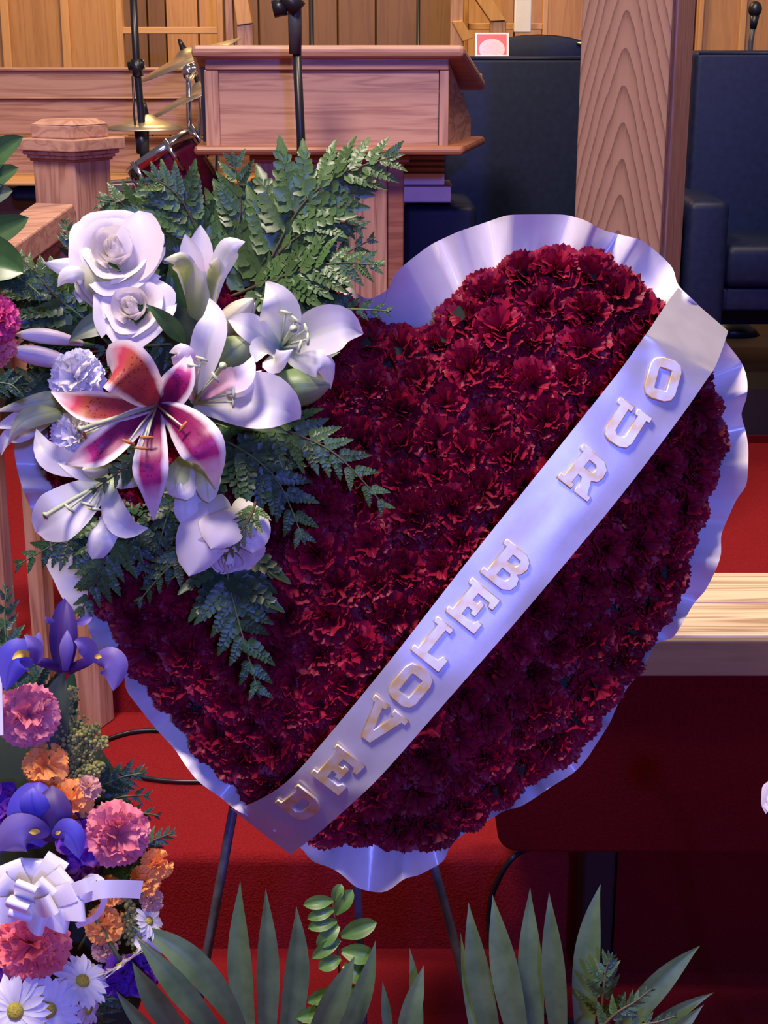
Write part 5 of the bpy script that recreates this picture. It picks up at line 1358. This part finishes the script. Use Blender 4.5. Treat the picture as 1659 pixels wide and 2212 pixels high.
# card and ferns
cp = [B(-60, 1440, .06), B(3, 1436, .06), B(7, 1588, .06), B(-60, 1594, .06)]
single('message_card', MB().prism(cp, cW * -.002), M['paper'], 'white card at the left edge beside the pink carnation', 'card', smooth=False)
lg = 'fern fronds of the lower left bouquet'
fern('dark fern frond at the left edge above the iris', [(60, 1560, -.04), (20, 1420, -.03), (10, 1330, -.03), (15, 1270, -.03)], 60, 7, True, conv=B, group=lg)
fern('dark fern frond left of the violet iris', [(90, 1560, -.05), (70, 1470, -.04), (30, 1400, -.04), (-20, 1350, -.04)], 70, 7, True, conv=B, group=lg)
fern('fern frond over the red step above the pink carnation', [(120, 1760, -.04), (200, 1710, -.02), (260, 1680, -.02), (310, 1670, -.02)], 60, 7, True, conv=B, group=lg)
fern('fern frond over the lower cable', [(130, 1800, -.04), (210, 1745, -.02), (260, 1722, -.02), (320, 1718, -.02)], 52, 7, True, conv=B, group=lg)
fern('fern frond pointing right above the pink carnation', [(150, 1840, -.04), (220, 1770, -.02), (280, 1755, -.02), (345, 1762, -.02)], 46, 7, True, conv=B, group=lg)
fern('fern frond right of the pink carnation', [(240, 1860, -.03), (300, 1830, -.01), (340, 1812, -.01), (372, 1800, -.01)], 44, 6, False, conv=B, group=lg)
fern('dark fern filling the bouquet between iris and blossoms', [(60, 1900, -.06), (70, 1800, -.05), (60, 1700, -.05), (30, 1600, -.05)], 100, 9, True, conv=B, group=lg)
fern('dark fern behind the orange blossoms', [(170, 2050, -.06), (220, 1960, -.05), (270, 1900, -.05), (300, 1850, -.05)], 80, 8, True, conv=B, group=lg)
fern('dark fern under the daisies', [(120, 2260, -.06), (170, 2190, -.04), (220, 2160, -.04), (280, 2160, -.04)], 80, 8, True, conv=B, group=lg)
fern('dark fern behind the goldenrod', [(120, 1760, -.07), (120, 1660, -.06), (130, 1600, -.06), (160, 1540, -.06)], 70, 8, True, conv=B, group=lg)

# ================================================================== arrangement cut by the left edge, upper part
DL = 1.62
def Lf(px, py, hw=0.0): return P(px, py, DL - hw)
lgr = 'broad leaves at the left edge'
for i, (lab, a, m, b, wd) in enumerate((
    ('broad green leaf at the left edge, highest one', (-130, 470, 0), (-40, 340, .02), (50, 296, .02), 66),
    ('broad green leaf at the left edge, second from the top', (-130, 480, 0), (-40, 390, .02), (40, 362, .02), 56),
    ('broad green leaf at the left edge, third from the top', (-130, 500, 0), (-50, 420, .02), (28, 412, .02), 60),
    ('broad green leaf over the handrail', (-130, 540, 0), (-40, 520, .02), (62, 470, .02), 74),
    ('broad green leaf under the handrail at the left edge', (-140, 560, 0), (-20, 540, .03), (50, 590, .03), 110))):
    leaf(lab, a, m, b, wd, 'leaf' if i != 2 else 'leaf_grey', .3, group=lgr, conv=Lf, tipp=.55)
fern('dark fern at the left edge under the broad leaves', [(-90, 640, 0), (-20, 590, .02), (40, 600, .02), (90, 640, .02)], 70, 7, True, conv=Lf, group='ferns at the left edge')
fern('dark fern at the left edge below the pink blossom', [(-80, 860, 0), (-30, 830, .02), (20, 830, .02), (45, 850, .02)], 50, 6, True, conv=Lf, group='ferns at the left edge')
big_carnation('magenta pink carnation half cut by the left edge', Lf(-12, 688, .02), cW + V3((.3, 0, .2)), 58 / FPX * DL, 'magenta_carn', 71, 36, 'carnations at the left edge')
big_carnation('violet pink carnation under the magenta one at the left edge', Lf(-18, 745, .0), cW + V3((.3, 0, -.2)), 52 / FPX * DL, 'pink_carn', 72, 30, 'carnations at the left edge')
t = thing('flower_stand', 'dark stand of the arrangement beyond the left edge', 'stand', (Lf(-110, 700).x, Lf(-110, 700).y + .06, 0))
lc = Lf(-130, 620, -.05)
part('foam_mound', MB().ball(lc, (.06, .05, .14), 14, 10), M['foam'], t)
part('pole', MB().tube([(lc.x, lc.y, 0.02), lc], .01, 8), M['black'], t)
part('base', MB().lathe([(0, .02), (.10, .015), (.12, 0), (0, 0)], 20, Matrix.Translation((lc.x, lc.y, 0))), M['black'], t)
wr = rose('white rose just showing at the right edge before the bench', P(1692, 1728, 1.62), cW + V3((-.3, 0, .2)), .022, 77, 5, group='white rose at the right edge')
part('stem', MB().tube(crom([P(1692, 1728, 1.63), P(1800, 1900, 1.66), P(1900, 2300, 1.70), PZ(1930, 2700, 0.0)], 12), .004, 8), M['stem'], wr)

# ================================================================== palm fans and sprigs along the bottom
DPm = 1.52
def Q(px, py, hw=0.0): return P(px, py, DPm - hw)
def palm(label, hub, blades, seed):
    """a rachis with blades leaving it one after another"""
    h = Q(*hub); t = thing('palm_frond', label, 'palm frond', h, 'palm fronds along the bottom edge'); rnd_ = random.Random(seed)
    bs = [Q(*b[3]) for b in blades]
    part('rachis', MB().tube([h] + ([h.lerp(sum(bs, V3()) / len(bs), .6)]), .004, 8), M['stem'], t)
    for tip, mid, wd, base in blades:
        b0 = Q(*base)
        rows = petal([b0, Q(*mid), Q(*tip)], wd * .92 / FPX * DPm, cW + V3((rnd_.uniform(-.35, .35), 0, .2)), .18, 1.1, .34, 0, 19, 7, None, .52, 0, .12)
        o = part('blade', MB().grid(rows), M['palm'], t)
        part('blade_stalk', MB().tube([b0, h], [.0022, .0035], 6), M['stem'], o)
    return t
palm('palm frond with three upright blades in front of the left easel leg', (600, 2560, -.03), [((519, 1904, .02), (508, 2110, .02), 60, (548, 2310, 0)), ((574, 1920, .03), (582, 2110, .03), 54, (575, 2320, 0)), ((640, 1958, .02), (655, 2120, .02), 60, (602, 2330, 0)),
    ((811, 2032, .03), (790, 2180, .04), 50, (690, 2340, 0)), ((766, 2066, .05), (720, 2170, .06), 62, (645, 2335, .01))], 1)
palm('palm frond with blades leaning left over the bouquet', (620, 2520, .0), [((285, 2000, .08), (440, 2050, .10), 64, (535, 2255, .05)), ((296, 2028, .10), (390, 2140, .11), 54, (500, 2270, .06)), ((286, 2078, .12), (340, 2180, .12), 58, (440, 2290, .08)), ((250, 2140, .10), (310, 2220, .10), 36, (390, 2300, .08))], 2)
palm('small palm frond between the two easel legs', (880, 2540, -.03), [((885, 2048, .0), (905, 2160, .0), 30, (905, 2300, 0)), ((915, 2086, .03), (890, 2180, .04), 46, (850, 2310, .02)), ((826, 2120, .0), (838, 2200, .0), 24, (845, 2300, 0))], 3)
palm('palm frond with tall blades below the carpeted bench', (1180, 2560, -.03), [((1012, 1950, .02), (1030, 2130, .03), 58, (1085, 2330, 0)), ((1064, 1934, .04), (1090, 2110, .05), 66, (1140, 2330, .02)), ((1145, 1918, .03), (1138, 2110, .04), 58, (1165, 2330, .01)), ((1186, 1928, .05), (1195, 2110, .06), 54, (1215, 2320, .03)),
    ((1297, 1911, .03), (1250, 2070, .04), 62, (1268, 2330, .01)), ((995, 2015, .0), (1012, 2160, .0), 24, (1040, 2320, 0))], 4)
palm('palm frond with blades leaning right at the bottom', (1180, 2520, .0), [((1512, 2043, .06), (1400, 2130, .08), 56, (1290, 2300, .05)), ((1542, 2144, .06), (1420, 2200, .07), 38, (1330, 2300, .05)), ((1520, 2170, .08), (1450, 2240, .09), 36, (1370, 2310, .06))], 5)
# sprig with paired oval leaves
def sprig(label, pts, lvs):
    cur = crom([Q(*p) for p in pts], 16); t = thing('leafy_sprig', label, 'sprig', cur[0], 'leafy sprigs along the bottom edge')
    part('stem', MB().tube(cur, .0013, 6), M['stem_brown'], t)
    for (ax, ay), (bx, by), wd in lvs:
        rows = petal([Q(ax, ay, .01), Q((ax + bx) / 2, (ay + by) / 2 - 3, .018), Q(bx, by, .012)], wd / FPX * DPm, cW + V3((0, 0, .15)), .3, .6, .25, 0, 9, 7, None, .5, 0, .2)
        part('leaflet', MB().grid(rows), M['sprig'], t)
sprig('bright green sprig with oval leaves under the tip of the heart', [(742, 2230, -.01), (735, 2120, 0), (728, 2030, 0), (718, 1930, 0)], [
    ((720, 1945), (655, 1955), 30), ((722, 1945), (738, 1910), 26), ((725, 1975), (762, 1922), 34), ((722, 1965), (664, 1985), 28), ((728, 1990), (665, 2005), 30), ((732, 2000), (685, 2046), 36), ((736, 2022), (814, 1993), 42), ((735, 2030), (674, 2070), 30),
    ((738, 2055), (812, 2068), 44), ((736, 2070), (688, 2092), 34), ((742, 2085), (798, 2120), 44), ((745, 2130), (770, 2160), 34), ((738, 2140), (662, 2165), 34), ((735, 2180), (640, 2200), 40)])
fern('small bright fern tip curling right among the palm blades', [(1298, 2230, .05), (1303, 2150, .06), (1308, 2100, .06), (1318, 2070, .06)], 60, 6, False, conv=Q, group='fern tips along the bottom edge')
fern('small fern lying along the leaning palm blade', [(1280, 2240, .09), (1330, 2190, .10), (1370, 2165, .10), (1410, 2135, .10)], 40, 7, False, conv=Q, group='fern tips along the bottom edge')
fern('small fern at the bottom under the right palm blade', [(1330, 2260, .09), (1370, 2220, .10), (1420, 2208, .10), (1460, 2195, .10)], 36, 6, False, conv=Q, group='fern tips along the bottom edge')
# pot that holds fronds and sprigs, below the frame
pc = Q(820, 2500, -.02)
t = thing('foliage_basket', 'dark basket below the palm fronds', 'basket', (pc.x, pc.y, 0))
part('bowl', MB().lathe([(.02, 0), (.14, 0), (.20, .12), (.22, .26), (.205, .26), (.18, .12), (0, .1)], 28, Matrix.Translation((pc.x, pc.y, 0))), M['blackw'], t)
part('foam_mound', MB().ball((pc.x, pc.y, .27), (.19, .12, .08), 18, 10), M['foam'], t)
